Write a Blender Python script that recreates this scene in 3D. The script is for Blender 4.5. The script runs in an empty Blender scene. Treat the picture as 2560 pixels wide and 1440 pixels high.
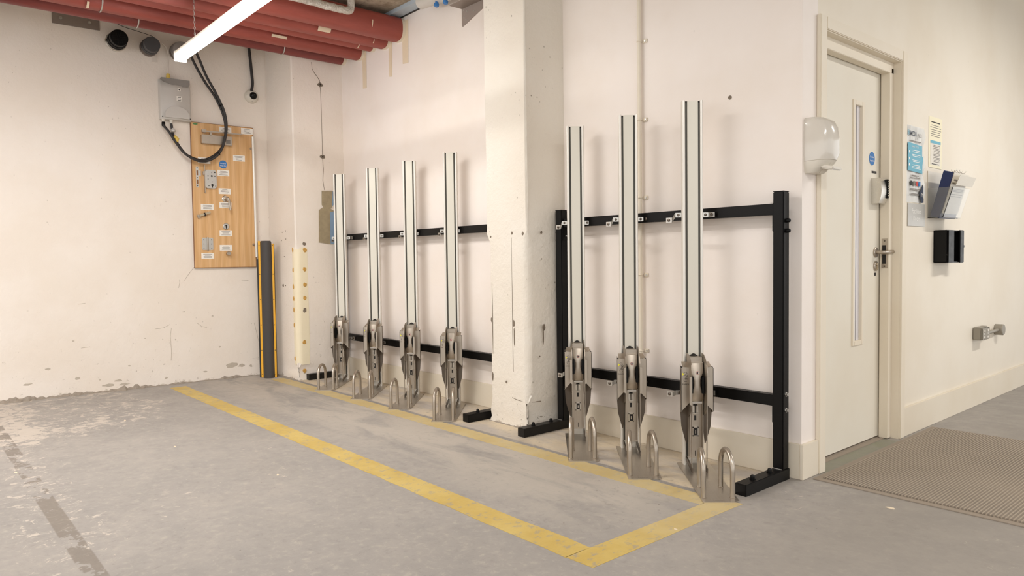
import bpy, bmesh, math, random
from mathutils import Vector, Matrix
random.seed(7)
C = bpy.context.scene.collection
S = bpy.context.scene
PI = math.pi

# ------------------------------------------------------------------ camera, world, lights, exposure
cam_d = bpy.data.cameras.new('camera')
cam = bpy.data.objects.new('camera', cam_d); C.objects.link(cam); S.camera = cam
cam_d.sensor_width = 36.0; cam_d.lens = 1795.1 / 2560 * 36; cam_d.clip_start = 0.05
def cam_rot(p, r, y):
    cy, sy = math.cos(y), math.sin(y)
    right = Vector((cy, sy, 0)); fwd = Vector((-sy, cy, 0)); up = Vector((0, 0, 1))
    f2 = math.cos(p)*fwd - math.sin(p)*up; u2 = math.cos(p)*up + math.sin(p)*fwd
    r2 = math.cos(r)*right + math.sin(r)*u2; u3 = -math.sin(r)*right + math.cos(r)*u2
    return Matrix((r2, u3, -f2)).transposed()
cam.matrix_world = Matrix.Translation((1.559, -3.050, 1.0)) @ cam_rot(0.03983, -0.01329, 0.85642).to_4x4()

world = bpy.data.worlds.new('garage_surroundings'); S.world = world; world.use_nodes = True
bgn = world.node_tree.nodes['Background']
bgn.inputs[0].default_value = (0.94, 0.93, 0.915, 1); bgn.inputs[1].default_value = 1.45

def area(name, loc, target, size, sizey, power, col):
    l = bpy.data.lights.new(name, 'AREA'); l.shape = 'RECTANGLE'; l.size = size; l.size_y = sizey
    l.energy = power; l.color = col
    o = bpy.data.objects.new(name, l); C.objects.link(o); o.location = loc
    d = Vector(target) - Vector(loc); o.rotation_euler = d.to_track_quat('-Z', 'X').to_euler()
    return o
WARM = (1.0, 0.97, 0.94)
area('bay_tube_lamp', (-1.9, -2.2, 2.70), (-1.9, -2.2, 0), 1.5, 0.12, 34, WARM)
area('aisle_tube_lamp', (-3.0, -4.0, 2.7), (-3.0, -4.0, 0), 1.5, 0.12, 62, WARM)
area('entrance_tube_lamp', (1.9, -2.2, 2.7), (1.9, -2.2, 0), 0.12, 1.5, 52, WARM)
area('corridor_tube_lamp', (1.7, 2.2, 2.7), (1.7, 2.2, 0), 0.12, 1.5, 40, WARM)
area('facilities_room_lamp', (-0.8, 2.0, 2.5), (-0.8, 2.0, 0), 1.2, 0.3, 60, (0.95, 0.97, 1.0))
EMIT = 28.0
S.view_settings.view_transform = 'Standard'; S.view_settings.look = 'None'
S.view_settings.gamma = 1.0; S.view_settings.use_curve_mapping = False
S.view_settings.exposure = 0.31
S.render.film_transparent = False
S.cycles.max_bounces = 8; S.cycles.diffuse_bounces = 5; S.cycles.glossy_bounces = 4
S.cycles.sample_clamp_indirect = 6.0; S.cycles.use_denoising = True

# ------------------------------------------------------------------ helpers: materials
def lin(c):
    f = lambda v: (v/255/12.92) if v/255 <= 0.04045 else ((v/255+0.055)/1.055)**2.4
    return (f(c[0]), f(c[1]), f(c[2]), 1)
class NT:
    def __init__(s, name):
        s.m = bpy.data.materials.new(name); s.m.use_nodes = True
        s.t = s.m.node_tree; s.b = s.t.nodes['Principled BSDF']; s._pos = None
    def n(s, typ, **k):
        x = s.t.nodes.new(typ)
        for a, v in k.items(): setattr(x, a, v)
        return x
    def link(s, a, b): s.t.links.new(a, b)
    def setin(s, sock, v):
        if isinstance(v, bpy.types.NodeSocket): s.link(v, sock)
        else: sock.default_value = v
    def pos(s, scale=(1, 1, 1), rot=(0, 0, 0), obj=False):
        if obj: o = s.n('ShaderNodeTexCoord').outputs['Object']
        else:
            if s._pos is None: s._pos = s.n('ShaderNodeNewGeometry').outputs['Position']
            o = s._pos
        mp = s.n('ShaderNodeMapping'); mp.inputs['Scale'].default_value = scale; mp.inputs['Rotation'].default_value = rot
        s.link(o, mp.inputs['Vector']); return mp.outputs[0]
    def noise(s, scale, detail=4, rough=0.6, vec=None, dist=0.0):
        x = s.n('ShaderNodeTexNoise'); x.inputs['Scale'].default_value = scale; x.inputs['Detail'].default_value = detail
        x.inputs['Roughness'].default_value = rough; x.inputs['Distortion'].default_value = dist
        s.link(vec if vec is not None else s.pos(), x.inputs['Vector']); return x.outputs[0]
    def vor(s, scale, vec=None):
        x = s.n('ShaderNodeTexVoronoi'); x.inputs['Scale'].default_value = scale
        s.link(vec if vec is not None else s.pos(), x.inputs['Vector']); return x.outputs['Distance']
    def ramp(s, v, a, b, lo=0.0, hi=1.0):
        x = s.n('ShaderNodeMapRange'); x.interpolation_type = 'SMOOTHSTEP'
        s.setin(x.inputs['Value'], v); x.inputs['From Min'].default_value = a; x.inputs['From Max'].default_value = b
        x.inputs['To Min'].default_value = lo; x.inputs['To Max'].default_value = hi; return x.outputs[0]
    def math(s, op, a, b=0.0):
        x = s.n('ShaderNodeMath', operation=op); s.setin(x.inputs[0], a); s.setin(x.inputs[1], b); return x.outputs[0]
    def mix(s, f, a, b):
        x = s.n('ShaderNodeMix', data_type='RGBA'); s.setin(x.inputs[0], f); s.setin(x.inputs[6], a); s.setin(x.inputs[7], b)
        return x.outputs[2]
    def xyz(s):
        x = s.n('ShaderNodeSeparateXYZ'); s.pos(); s.link(s._pos, x.inputs[0]); return x.outputs
    def color(s, v): s.setin(s.b.inputs['Base Color'], v)
    def rough(s, v): s.setin(s.b.inputs['Roughness'], v)
    def bump(s, h, strength=0.3, dist=0.01):
        x = s.n('ShaderNodeBump'); x.inputs['Strength'].default_value = strength; x.inputs['Distance'].default_value = dist
        s.link(h, x.inputs['Height']); s.link(x.outputs[0], s.b.inputs['Normal'])
def simple(name, rgb, rough=0.5, metal=0.0, var=0.04, bump=0.0, scale=30, coat=0.0, stretch=None, obj=True):
    k = NT(name); c = lin(rgb)
    v = k.pos(scale=stretch or (1, 1, 1), obj=obj)
    f = k.noise(scale, 3, 0.6, v)
    k.color(k.mix(f, tuple(max(0, x*(1-var)) for x in c[:3])+(1,), tuple(min(1, x*(1+var)) for x in c[:3])+(1,)))
    k.rough(k.ramp(f, 0.2, 0.8, max(0.02, rough-0.05), min(1, rough+0.05)))
    k.b.inputs['Metallic'].default_value = metal
    if coat: k.b.inputs['Coat Weight'].default_value = coat
    if bump: k.bump(f, bump, 0.003)
    return k.m

def wall_mat(name, rgb, dirt=0.5, lump=0.25, specks=0.5, low=0.0, fleck=0.0):
    k = NT(name); c = lin(rgb)
    big = k.noise(1.3, 4, 0.6); mid = k.noise(9, 4, 0.6)
    col = k.mix(k.ramp(big, 0.35, 0.7), c, tuple(x*f for x, f in zip(c[:3], (0.95, 0.93, 0.90)))+(1,))
    scr = k.noise(14, 5, 0.72, k.pos(scale=(1, 1, 0.35)), 1.2)
    col = k.mix(k.ramp(scr, 0.69, 0.75, 0, 0.45*dirt), col, lin((150, 138, 122)))
    sp = k.vor(7.0, k.pos(scale=(1.1, 1.1, 1.0)))
    gate = k.ramp(k.noise(3.1, 2, 0.5), 0.50, 0.60)
    col = k.mix(k.math('MULTIPLY', k.ramp(sp, 0.03, 0.045, 0.8*specks, 0), gate), col, lin((120, 105, 88)))
    h = k.math('ADD', k.math('MULTIPLY', mid, 0.6), k.math('MULTIPLY', k.noise(45, 3, 0.6), 0.25))
    if fleck:
        fv = k.vor(30.0, k.pos(scale=(1, 1, 0.6))); fg = k.ramp(k.noise(5.0, 3, 0.6), 0.52, 0.62)
        fm = k.math('MULTIPLY', k.ramp(fv, 0.07, 0.11, fleck, 0), fg)
        col = k.mix(fm, col, lin((140, 128, 112))); h = k.math('ADD', h, k.math('MULTIPLY', fm, -0.5))
    if low > 0:
        z = k.xyz()[2]
        edge = k.math('ADD', z, k.math('MULTIPLY', k.noise(11, 5, 0.7), -0.22*low))
        m = k.ramp(edge, -0.118*low, -0.092*low, 0.7, 0)
        col = k.mix(m, col, lin((176, 164, 148)))
        chips = k.math('MULTIPLY', k.ramp(k.noise(24, 5, 0.75), 0.64, 0.70), k.ramp(z, 0.0, 0.55, 1, 0))
        col = k.mix(k.math('MULTIPLY', chips, 0.75), col, lin((158, 146, 130)))
        h = k.math('ADD', h, k.math('MULTIPLY', chips, -0.6))
    k.color(col); k.rough(0.62); k.bump(h, lump, 0.02)
    return k.m
WALLC = (238, 229, 221)
M = {}
M['wall_rough'] = wall_mat('old_painted_wall', (238, 230, 221), 0.6, 0.42, 0.35, 0.8, 0.35)
M['wall_smooth'] = wall_mat('smooth_painted_wall', (241, 233, 227), 0.12, 0.08, 0.12)
M['wall_cream'] = wall_mat('cream_painted_wall', (232, 224, 209), 0.10, 0.06, 0.08)
M['column'] = wall_mat('painted_concrete_column', (230, 224, 214), 0.9, 0.6, 0.9, 0.6, 0.8)
M['skirting'] = wall_mat('painted_skirting', (226, 217, 200), 0.25, 0.08, 0.3)
M['door'] = wall_mat('painted_door_leaf', (228, 222, 208), 0.10, 0.03, 0.05)
M['frame'] = wall_mat('painted_door_frame', (230, 221, 204), 0.15, 0.03, 0.05)
M['bead'] = wall_mat('cream_corner_bead', (240, 230, 203), 0.6, 0.3, 0.6)

def floor_mat():
    k = NT('worn_grey_floor_paint')
    x, y, z = k.xyz()
    big = k.noise(0.9, 5, 0.6); mid = k.noise(5, 5, 0.65); fine = k.noise(60, 3, 0.6)
    col = k.mix(k.ramp(big, 0.3, 0.7), lin((149, 144, 139)), lin((161, 155, 149)))
    col = k.mix(k.ramp(mid, 0.35, 0.75, 0, 0.5), col, lin((139, 135, 131)))
    # drifts of pale dust inside the marked bay and close to the racks
    st = k.noise(3.2, 5, 0.6, k.pos(scale=(0.5, 1.6, 1), rot=(0, 0, 0.2)), 0.5)
    bay = k.math('MULTIPLY', k.ramp(y, -1.35, -0.8), k.ramp(x, 0.1, -0.5))
    col = k.mix(k.math('MULTIPLY', bay, k.ramp(st, 0.36, 0.56, 0, 0.95)), col, lin((179, 171, 161)))
    # unpainted cream strip under the racks, grey line along its front
    inx = k.ramp(x, -0.06, -0.10); edge = k.math('ADD', y, k.math('MULTIPLY', k.noise(4, 3, 0.5), 0.03))
    strip = k.math('MULTIPLY', inx, k.ramp(edge, -0.452, -0.440))
    crm = k.mix(k.ramp(k.noise(2.4, 4, 0.6, k.pos(scale=(0.6, 1.8, 1))), 0.38, 0.62), lin((205, 190, 165)), lin((177, 169, 161)))
    crm = k.mix(k.ramp(k.noise(6, 4, 0.6, k.pos(scale=(0.4, 2, 1))), 0.52, 0.70, 0, 0.6), crm, lin((162, 144, 118)))
    col = k.mix(strip, col, crm)
    dark = k.math('MULTIPLY', inx, k.math('MULTIPLY', k.ramp(edge, -0.492, -0.484), k.ramp(edge, -0.445, -0.455)))
    col = k.mix(k.math('MULTIPLY', dark, 0.7), col, lin((129, 125, 122)))
    # fine streaky wear
    fs = k.noise(26, 6, 0.75, k.pos(scale=(1.0, 1.0, 1)), 0.4)
    col = k.mix(k.ramp(fs, 0.5, 0.70, 0, 0.6), col, lin((176, 168, 158)))
    col = k.mix(k.ramp(fs, 0.46, 0.30, 0, 0.5), col, lin((128, 123, 118)))
    # white paint flecks: dense by the left wall and along the scraped-off line, sparse elsewhere
    sc = k.noise(16, 8, 0.78, k.pos(scale=(1.0, 0.8, 1), rot=(0, 0, 0.3)), 0.9)
    dA = k.math('MULTIPLY', k.ramp(x, -2.9, -3.7), k.ramp(y, -1.45, -1.75))
    band = k.math('ABSOLUTE', k.math('ADD', y, 2.58))
    dB = k.math('MULTIPLY', k.ramp(band, 0.34, 0.04), k.ramp(x, -0.9, -1.3))
    dC = k.ramp(k.noise(1.5, 4, 0.6), 0.52, 0.66)
    dens = k.math('ADD', k.math('ADD', k.math('MULTIPLY', dA, 0.125), k.math('MULTIPLY', dB, 0.11)), k.math('MULTIPLY', dC, 0.075))
    s2 = k.math('ADD', sc, dens)
    m = k.ramp(s2, 0.665, 0.70); col = k.mix(k.math('MULTIPLY', m, 0.72), col, lin((205, 194, 181)))
    # bare streaks of a scraped-off line
    tape = k.math('MULTIPLY', k.ramp(band, 0.036, 0.030), k.ramp(k.noise(3.4, 5, 0.75), 0.47, 0.50))
    tape = k.math('MULTIPLY', tape, k.math('MULTIPLY', k.ramp(x, -0.95, -1.05), k.ramp(fs, 0.66, 0.60)))
    col = k.mix(k.math('MULTIPLY', tape, 0.8), col, lin((122, 113, 103)))
    # dark specks
    col = k.mix(k.ramp(k.vor(9.0), 0.022, 0.034, 0.7, 0), col, lin((95, 87, 78)))
    # green paint left at the door threshold
    g = k.math('MULTIPLY', k.math('MULTIPLY', k.ramp(x, -0.2, -0.19), k.ramp(k.math('ADD', x, k.math('MULTIPLY', mid, 0.05)), 0.075, 0.045)),
               k.math('MULTIPLY', k.ramp(y, 0.1, 0.2), k.ramp(y, 1.02, 0.97)))
    col = k.mix(k.math('MULTIPLY', g, k.ramp(mid, 0.3, 0.6, 0.9, 0.55)), col, lin((124, 125, 102)))
    # darker to the right and deeper in, around the mat
    r = k.math('MULTIPLY', k.ramp(x, 0.0, 0.5), k.ramp(y, -2.3, -0.3))
    col = k.mix(k.math('MULTIPLY', r, 0.55), col, lin((138, 131, 122)))
    k.color(col); k.rough(k.ramp(mid, 0.3, 0.7, 0.5, 0.7))
    k.bump(k.math('ADD', k.math('MULTIPLY', mid, 0.5), k.math('MULTIPLY', fs, 0.5)), 0.2, 0.01)
    return k.m
M['floor'] = floor_mat()
def line_mat():
    k = NT('worn_yellow_line_paint')
    a = k.noise(4, 5, 0.65); b = k.noise(28, 4, 0.7, k.pos(scale=(1, 0.6, 1), rot=(0, 0, 0.3)))
    x, y, z = k.xyz()
    col = k.mix(k.ramp(a, 0.35, 0.65), lin((199, 175, 104)), lin((187, 159, 83)))
    col = k.mix(k.ramp(b, 0.54, 0.64, 0, 0.75), col, lin((155, 145, 127)))
    pale = k.ramp(y, -1.2, -0.75)
    col = k.mix(k.math('MULTIPLY', pale, k.ramp(a, 0.3, 0.6, 0.75, 0.45)), col, lin((194, 179, 145)))
    k.color(col); k.rough(0.6); k.bump(b, 0.08, 0.004)
    return k.m
M['line'] = line_mat()
def conc():
    k = NT('bare_concrete_soffit')
    a = k.noise(3, 5, 0.7); b = k.noise(22, 4, 0.7)
    col = k.mix(k.ramp(a, 0.35, 0.65), lin((150, 136, 116)), lin((205, 192, 172)))
    col = k.mix(k.ramp(b, 0.58, 0.68, 0, 0.5), col, lin((110, 98, 84)))
    k.color(col); k.rough(0.9); k.bump(b, 0.6, 0.02); return k.m
M['ceiling'] = conc()
M['insul'] = simple('pale_blue_board', (178, 190, 200), 0.7, var=0.1)
def steel(name, rgb, rough, stretch=(1, 1, 0.02), bump=0.05):
    k = NT(name); c = lin(rgb)
    f = k.noise(160, 2, 0.5, k.pos(scale=stretch, obj=True)); g = k.noise(9, 3, 0.6, k.pos(obj=True))
    k.color(k.mix(f, tuple(v*0.88 for v in c[:3])+(1,), c)); k.b.inputs['Metallic'].default_value = 1.0
    k.rough(k.ramp(g, 0.3, 0.7, rough-0.05, rough+0.06)); k.bump(f, bump, 0.001); return k.m
M['steel'] = steel('brushed_stainless', (188, 178, 165), 0.40)
M['steel_flat'] = steel('brushed_base_plate', (206, 199, 189), 0.36, (1, 0.05, 1), 0.1)
M['steel_dark'] = steel('shaded_stainless', (112, 103, 94), 0.36)  # darker copy of the stainless, shade put into its colour
M['chrome'] = steel('polished_chrome', (225, 222, 216), 0.12, (1, 1, 1), 0.0)
M['galv'] = steel('galvanised_steel', (205, 203, 198), 0.4, (1, 1, 1), 0.1)
M['alu'] = simple('anodised_aluminium', (226, 222, 214), 0.35, 0.35, 0.02)
M['panel'] = simple('pale_anodised_panel', (218, 214, 202), 0.45, 0.2, 0.02, stretch=(1, 1, 0.05))
M['groove'] = simple('shaded_groove_grey', (84, 83, 77), 0.6, 0.1)
M['black'] = simple('black_powder_coat', (6, 5, 5), 0.42, var=0.2, bump=0.03, scale=200)
M['blackp'] = simple('black_plastic', (9, 9, 9), 0.42, var=0.2)
M['bworn'] = simple('worn_black_steel', (30, 28, 26), 0.42, var=0.5, scale=14)
for _k in ('black', 'bworn', 'blackp'): M[_k].node_tree.nodes['Principled BSDF'].inputs['Specular IOR Level'].default_value = 0.22
M['dark'] = simple('dark_recess', (34, 30, 27), 0.7)
M['rubber'] = simple('charcoal_rubber', (66, 62, 60), 0.62, var=0.15, bump=0.1, scale=60)
M['rubber2'] = simple('black_rubber', (38, 36, 34), 0.6, var=0.15)
M['yellow'] = simple('yellow_reflective_strip', (236, 176, 44), 0.45, var=0.08)
M['white'] = simple('white_card', (240, 236, 228), 0.5, var=0.02)
M['plastic'] = simple('glossy_white_plastic', (212, 206, 196), 0.16, var=0.01, coat=0.5)
M['plastic2'] = simple('satin_white_plastic', (214, 208, 196), 0.3, var=0.02)
M['greybox'] = simple('grey_enclosure_plastic', (198, 194, 188), 0.45, var=0.03)
M['socket'] = simple('grey_metal_clad', (148, 141, 128), 0.5, 0.1, 0.06)
M['cable'] = simple('black_cable', (44, 40, 39), 0.5)
M['cablew'] = simple('white_cable', (222, 214, 204), 0.5)
M['paper_bright'] = simple('bright_poster_paper', (252, 252, 250), 0.6, var=0.01)
M['print'] = simple('grey_print', (128, 122, 116), 0.7)
M['ink'] = simple('black_print', (44, 40, 38), 0.7)
M['whiteink'] = simple('white_print', (244, 242, 238), 0.7)
M['blue'] = simple('blue_sign', (52, 118, 184), 0.45)
M['teal'] = simple('teal_print', (94, 168, 190), 0.5)
M['navy'] = simple('navy_folder_vinyl', (34, 46, 92), 0.4)
M['navy2'] = simple('navy_print', (44, 54, 74), 0.5)
M['redink'] = simple('red_print', (196, 70, 60), 0.6)
M['orange'] = simple('orange_print', (226, 150, 90), 0.6)
M['creampaper'] = simple('cream_paper', (238, 230, 200), 0.6, var=0.02)
M['signgrey'] = simple('grey_room_sign', (186, 184, 178), 0.4, 0.1, 0.02)
M['papergrey'] = simple('laminated_sheet', (214, 206, 190), 0.35, var=0.02)
M['tape'] = simple('masking_tape', (226, 210, 184), 0.6, var=0.05)
M['yellowtape'] = simple('yellow_wrap', (226, 196, 96), 0.6, var=0.1)
M['glue'] = simple('dried_glue', (196, 152, 78), 0.7, var=0.4, scale=120, bump=0.3)
M['patch'] = simple('bare_brown_render', (158, 144, 116), 0.85, var=0.3, scale=25, bump=0.4)
M['bluetape'] = simple('blue_primer', (132, 158, 184), 0.6, var=0.08)
M['hole'] = simple('exposed_screw_hole', (124, 112, 98), 0.9, var=0.4, scale=90, bump=0.4)
M['crumble'] = simple('crumbled_edge_concrete', (150, 140, 128), 0.95, var=0.35, scale=40, bump=0.4)
M['steel_bright'] = steel('bright_brushed_steel', (222, 219, 213), 0.26, (0.02, 1, 1), 0.05)
M['chip'] = simple('chipped_plaster', (190, 180, 166), 0.9, var=0.2, scale=60, bump=0.3)
M['brass'] = simple('satin_brass', (190, 176, 150), 0.3, 0.9)
M['plate_grey'] = simple('galvanised_wall_plate', (142, 130, 122), 0.55, 0.3, 0.1)
M['hazard'] = simple('lime_yellow_print', (240, 232, 70), 0.5)
def pipe_mat(name, a, b, rough):
    k = NT(name)
    n = k.noise(6, 5, 0.7, k.pos(scale=(1, 0.25, 1))); s = k.noise(40, 4, 0.7, k.pos(scale=(1, 0.12, 1)))
    col = k.mix(k.ramp(n, 0.3, 0.7), lin(a), lin(b)); col = k.mix(k.ramp(s, 0.62, 0.72, 0, 0.25), col, lin((176, 110, 100)))
    k.color(col); k.rough(rough); k.bump(s, 0.1, 0.005); return k.m
M['pipe'] = pipe_mat('red_oxide_pipe', (142, 66, 56), (160, 78, 68), 0.55)
M['pipe_dark'] = pipe_mat('dark_red_pipe', (112, 44, 42), (136, 62, 56), 0.42)
def foil():
    k = NT('crinkled_foil'); f = k.noise(26, 5, 0.7, k.pos(obj=True), 1.5)
    k.color(lin((214, 208, 200))); k.b.inputs['Metallic'].default_value = 0.85; k.rough(0.32); k.bump(f, 0.9, 0.02); return k.m
M['foil'] = foil()
def wood():
    k = NT('oak_veneer'); v = k.pos(scale=(1, 1, 0.13), obj=True)
    w = k.n('ShaderNodeTexWave'); w.wave_type = 'BANDS'; w.bands_direction = 'X'
    w.inputs['Scale'].default_value = 5; w.inputs['Distortion'].default_value = 11; w.inputs['Detail'].default_value = 3; w.inputs['Detail Scale'].default_value = 1.2
    k.link(v, w.inputs['Vector'])
    g = k.noise(120, 3, 0.6, k.pos(scale=(1, 1, 0.03), obj=True))
    col = k.mix(w.outputs[1], lin((212, 168, 114)), lin((224, 184, 134)))
    col = k.mix(k.ramp(g, 0.4, 0.7, 0, 0.45), col, lin((196, 148, 94)))
    k.color(col); k.rough(0.42); k.bump(g, 0.05, 0.002); return k.m
M['oak'] = wood(); M['oak_edge'] = simple('oak_edge_band', (132, 88, 50), 0.5)
def mat_mat():
    k = NT('ribbed_entrance_mat')
    w = k.n('ShaderNodeTexWave'); w.wave_type = 'BANDS'; w.bands_direction = 'X'; w.inputs['Scale'].default_value = 25
    w.inputs['Distortion'].default_value = 0.35; w.inputs['Detail Scale'].default_value = 8; k.link(k.pos(), w.inputs['Vector'])
    w2 = k.n('ShaderNodeTexWave'); w2.wave_type = 'BANDS'; w2.bands_direction = 'Y'; w2.inputs['Scale'].default_value = 30
    w2.inputs['Distortion'].default_value = 0.6; k.link(k.pos(), w2.inputs['Vector'])
    h = k.math('MULTIPLY', w.outputs[1], k.math('ADD', k.math('MULTIPLY', w2.outputs[1], 0.6), 0.4))
    n = k.noise(1.6, 4, 0.6)
    c1 = k.mix(k.ramp(n, 0.35, 0.65), lin((126, 116, 104)), lin((142, 130, 116)))
    col = k.mix(k.ramp(h, 0.15, 0.7), c1, lin((182, 168, 150)))
    k.color(col); k.rough(0.95); k.bump(h, 0.8, 0.006); return k.m
M['mat'] = mat_mat(); M['mat_edge'] = simple('mat_border_vinyl', (148, 136, 122), 0.75, var=0.08)
def glass():
    k = NT('clear_glass'); k.b.inputs['Transmission Weight'].default_value = 1.0; k.b.inputs['Roughness'].default_value = 0.04
    k.b.inputs['IOR'].default_value = 1.45; k.color((0.95, 0.97, 1, 1)); return k.m
M['glass'] = glass()
def bright_pane():
    k = NT('painted_bright_glass'); k.b.inputs['Transmission Weight'].default_value = 0.25; k.b.inputs['Roughness'].default_value = 0.25
    k.color(lin((240, 238, 242))); return k.m  # pale colour puts the brightness of the lit room into the pane
M['bright_pane'] = bright_pane()
def clearp():
    k = NT('clear_acrylic'); k.b.inputs['Transmission Weight'].default_value = 0.9; k.b.inputs['Roughness'].default_value = 0.1
    k.b.inputs['IOR'].default_value = 1.2; k.color((0.9, 0.9, 0.88, 1)); return k.m
M['acrylic'] = clearp()
def emis():
    k = NT('lit_led_diffuser'); k.b.inputs['Emission Color'].default_value = (1.0, 0.97, 0.93, 1)
    k.b.inputs['Emission Strength'].default_value = EMIT; k.color((0.9, 0.9, 0.9, 1)); return k.m
M['led'] = emis()

# ------------------------------------------------------------------ helpers: geometry
class MB:
    def __init__(s): s.bm = bmesh.new()
    def poly(s, pts):
        vs = [s.bm.verts.new(p) for p in pts]; return s.bm.faces.new(vs)
    def box(s, x0, x1, y0, y1, z0, z1, bev=0.0, mat=None):
        t = bmesh.new(); bmesh.ops.create_cube(t, size=1)
        for v in t.verts: v.co = Vector(((x0+x1)/2 + v.co.x*(x1-x0), (y0+y1)/2 + v.co.y*(y1-y0), (z0+z1)/2 + v.co.z*(z1-z0)))
        if bev: bmesh.ops.bevel(t, geom=t.edges[:], offset=bev, segments=2, affect='EDGES', clamp_overlap=True)
        if mat is not None: bmesh.ops.transform(t, matrix=mat, verts=t.verts)
        s.merge(t); return s
    def merge(s, t):
        me = bpy.data.meshes.new('tmp'); t.to_mesh(me); t.free(); s.bm.from_mesh(me); bpy.data.meshes.remove(me)
    def loft(s, rings, caps=True, closed=True):
        R = [[s.bm.verts.new(p) for p in r] for r in rings]
        n = len(R[0])
        for a, b in zip(R, R[1:]):
            for i in range(n if closed else n-1):
                j = (i+1) % n
                try: s.bm.faces.new((a[i], a[j], b[j], b[i]))
                except ValueError: pass
        if caps and closed:
            s.bm.faces.new(R[0][::-1]); s.bm.faces.new(R[-1])
        return s
    def prism(s, pts, axis, a, b):
        # pts 2D polygon; axis 'x','y','z' extrusion direction
        f = {'z': lambda p, t: (p[0], p[1], t), 'y': lambda p, t: (p[0], t, p[1]), 'x': lambda p, t: (t, p[0], p[1])}[axis]
        return s.loft([[f(p, a) for p in pts], [f(p, b) for p in pts]])
    def tube(s, path, r, n=10, caps=True):
        P = [Vector(p) for p in path]; rings = []; prev = None
        for i, p in enumerate(P):
            if i == 0: t = P[1]-P[0]
            elif i == len(P)-1: t = P[-1]-P[-2]
            else: t = (P[i+1]-P[i]).normalized() + (P[i]-P[i-1]).normalized()
            t.normalize()
            if prev is None:
                ref = Vector((0, 0, 1)) if abs(t.z) < 0.9 else Vector((1, 0, 0)); nx = t.cross(ref).normalized()
            else:
                nx = prev - t*prev.dot(t)
                nx = nx.normalized()
            prev = nx; ny = t.cross(nx); rr = r[i] if isinstance(r, (list, tuple)) else r
            rings.append([p + nx*math.cos(2*PI*k/n)*rr + ny*math.sin(2*PI*k/n)*rr for k in range(n)])
        s.loft(rings, caps); return s
    def ring(s, c, R, r, normal=(0, 1, 0), n=20, m=6, a0=0, a1=2*PI):
        N = Vector(normal).normalized(); ref = Vector((0, 0, 1)) if abs(N.z) < 0.9 else Vector((1, 0, 0))
        X = N.cross(ref).normalized(); Y = N.cross(X); c = Vector(c)
        full = abs(a1-a0-2*PI) < 1e-6; k = n if full else n+1; rings = []
        for i in range(k):
            a = a0+(a1-a0)*i/n; d = X*math.cos(a)+Y*math.sin(a)
            rings.append([c+d*(R+r*math.cos(2*PI*j/m))+N*(r*math.sin(2*PI*j/m)) for j in range(m)])
        if full: rings.append(rings[0])
        s.loft(rings, caps=not full)
        if full: bmesh.ops.remove_doubles(s.bm, verts=s.bm.verts, dist=1e-6)
        return s
    def lathe(s, c, axis, prof, n=28):
        # prof list of (distance along axis, radius)
        A = Vector(axis).normalized(); ref = Vector((0, 0, 1)) if abs(A.z) < 0.9 else Vector((1, 0, 0))
        X = A.cross(ref).normalized(); Y = A.cross(X); c = Vector(c)
        rings = [[c+A*d+(X*math.cos(2*PI*k/n)+Y*math.sin(2*PI*k/n))*max(r, 1e-4) for k in range(n)] for d, r in prof]
        return s.loft(rings)
    def build(s, name, mat, parent=None, smooth=True, loc=None, **props):
        bmesh.ops.recalc_face_normals(s.bm, faces=s.bm.faces)
        me = bpy.data.meshes.new(name); s.bm.to_mesh(me); s.bm.free()
        me.materials.append(M[mat] if isinstance(mat, str) else mat)
        if smooth:
            for p in me.polygons: p.use_smooth = True
            try: me.set_sharp_from_angle(angle=math.radians(35))
            except Exception: pass
        o = bpy.data.objects.new(name, me); C.objects.link(o)
        if parent is not None: o.parent = parent
        if loc is not None: o.location = loc
        for k, v in props.items(): o[k] = v
        return o
def smooth_path(pts, n=6):
    P = [Vector(p) for p in pts]; out = []
    P = [P[0]*2-P[1]] + P + [P[-1]*2-P[-2]]
    for i in range(1, len(P)-2):
        a, b, c, d = P[i-1:i+3]
        for k in range(n):
            t = k/n
            out.append(0.5*((2*b)+(c-a)*t+(2*a-5*b+4*c-d)*t*t+(3*b-a-3*c+d)*t**3))
    out.append(P[-2]); return out
def rrect(x0, x1, y0, y1, r, n=5):
    out = []
    for cx, cy, a in ((x1-r, y1-r, 0), (x0+r, y1-r, PI/2), (x0+r, y0+r, PI), (x1-r, y0+r, 1.5*PI)):
        for k in range(n+1): out.append((cx+r*math.cos(a+PI/2*k/n), cy+r*math.sin(a+PI/2*k/n)))
    return out
def disc(x, z, r, n=24, rz=None): return [(x+r*math.cos(2*PI*k/n), z+(rz or r)*math.sin(2*PI*k/n)) for k in range(n)]
def thing(name, label, cat, loc=(0, 0, 0), rz=0.0, group=None):
    o = bpy.data.objects.new(name, None); C.objects.link(o); o.empty_display_size = 0.1
    o.location = loc; o.rotation_euler = (0, 0, rz); o['label'] = label; o['category'] = cat; o['kind'] = 'thing'
    if group: o['group'] = group
    return o
def struct(o): o['kind'] = 'structure'; return o
def copy_tree(o, parent=None):
    c = o.copy(); C.objects.link(c)
    if parent is not None: c.parent = parent
    for ch in list(o.children): copy_tree(ch, c)
    return c
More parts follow.
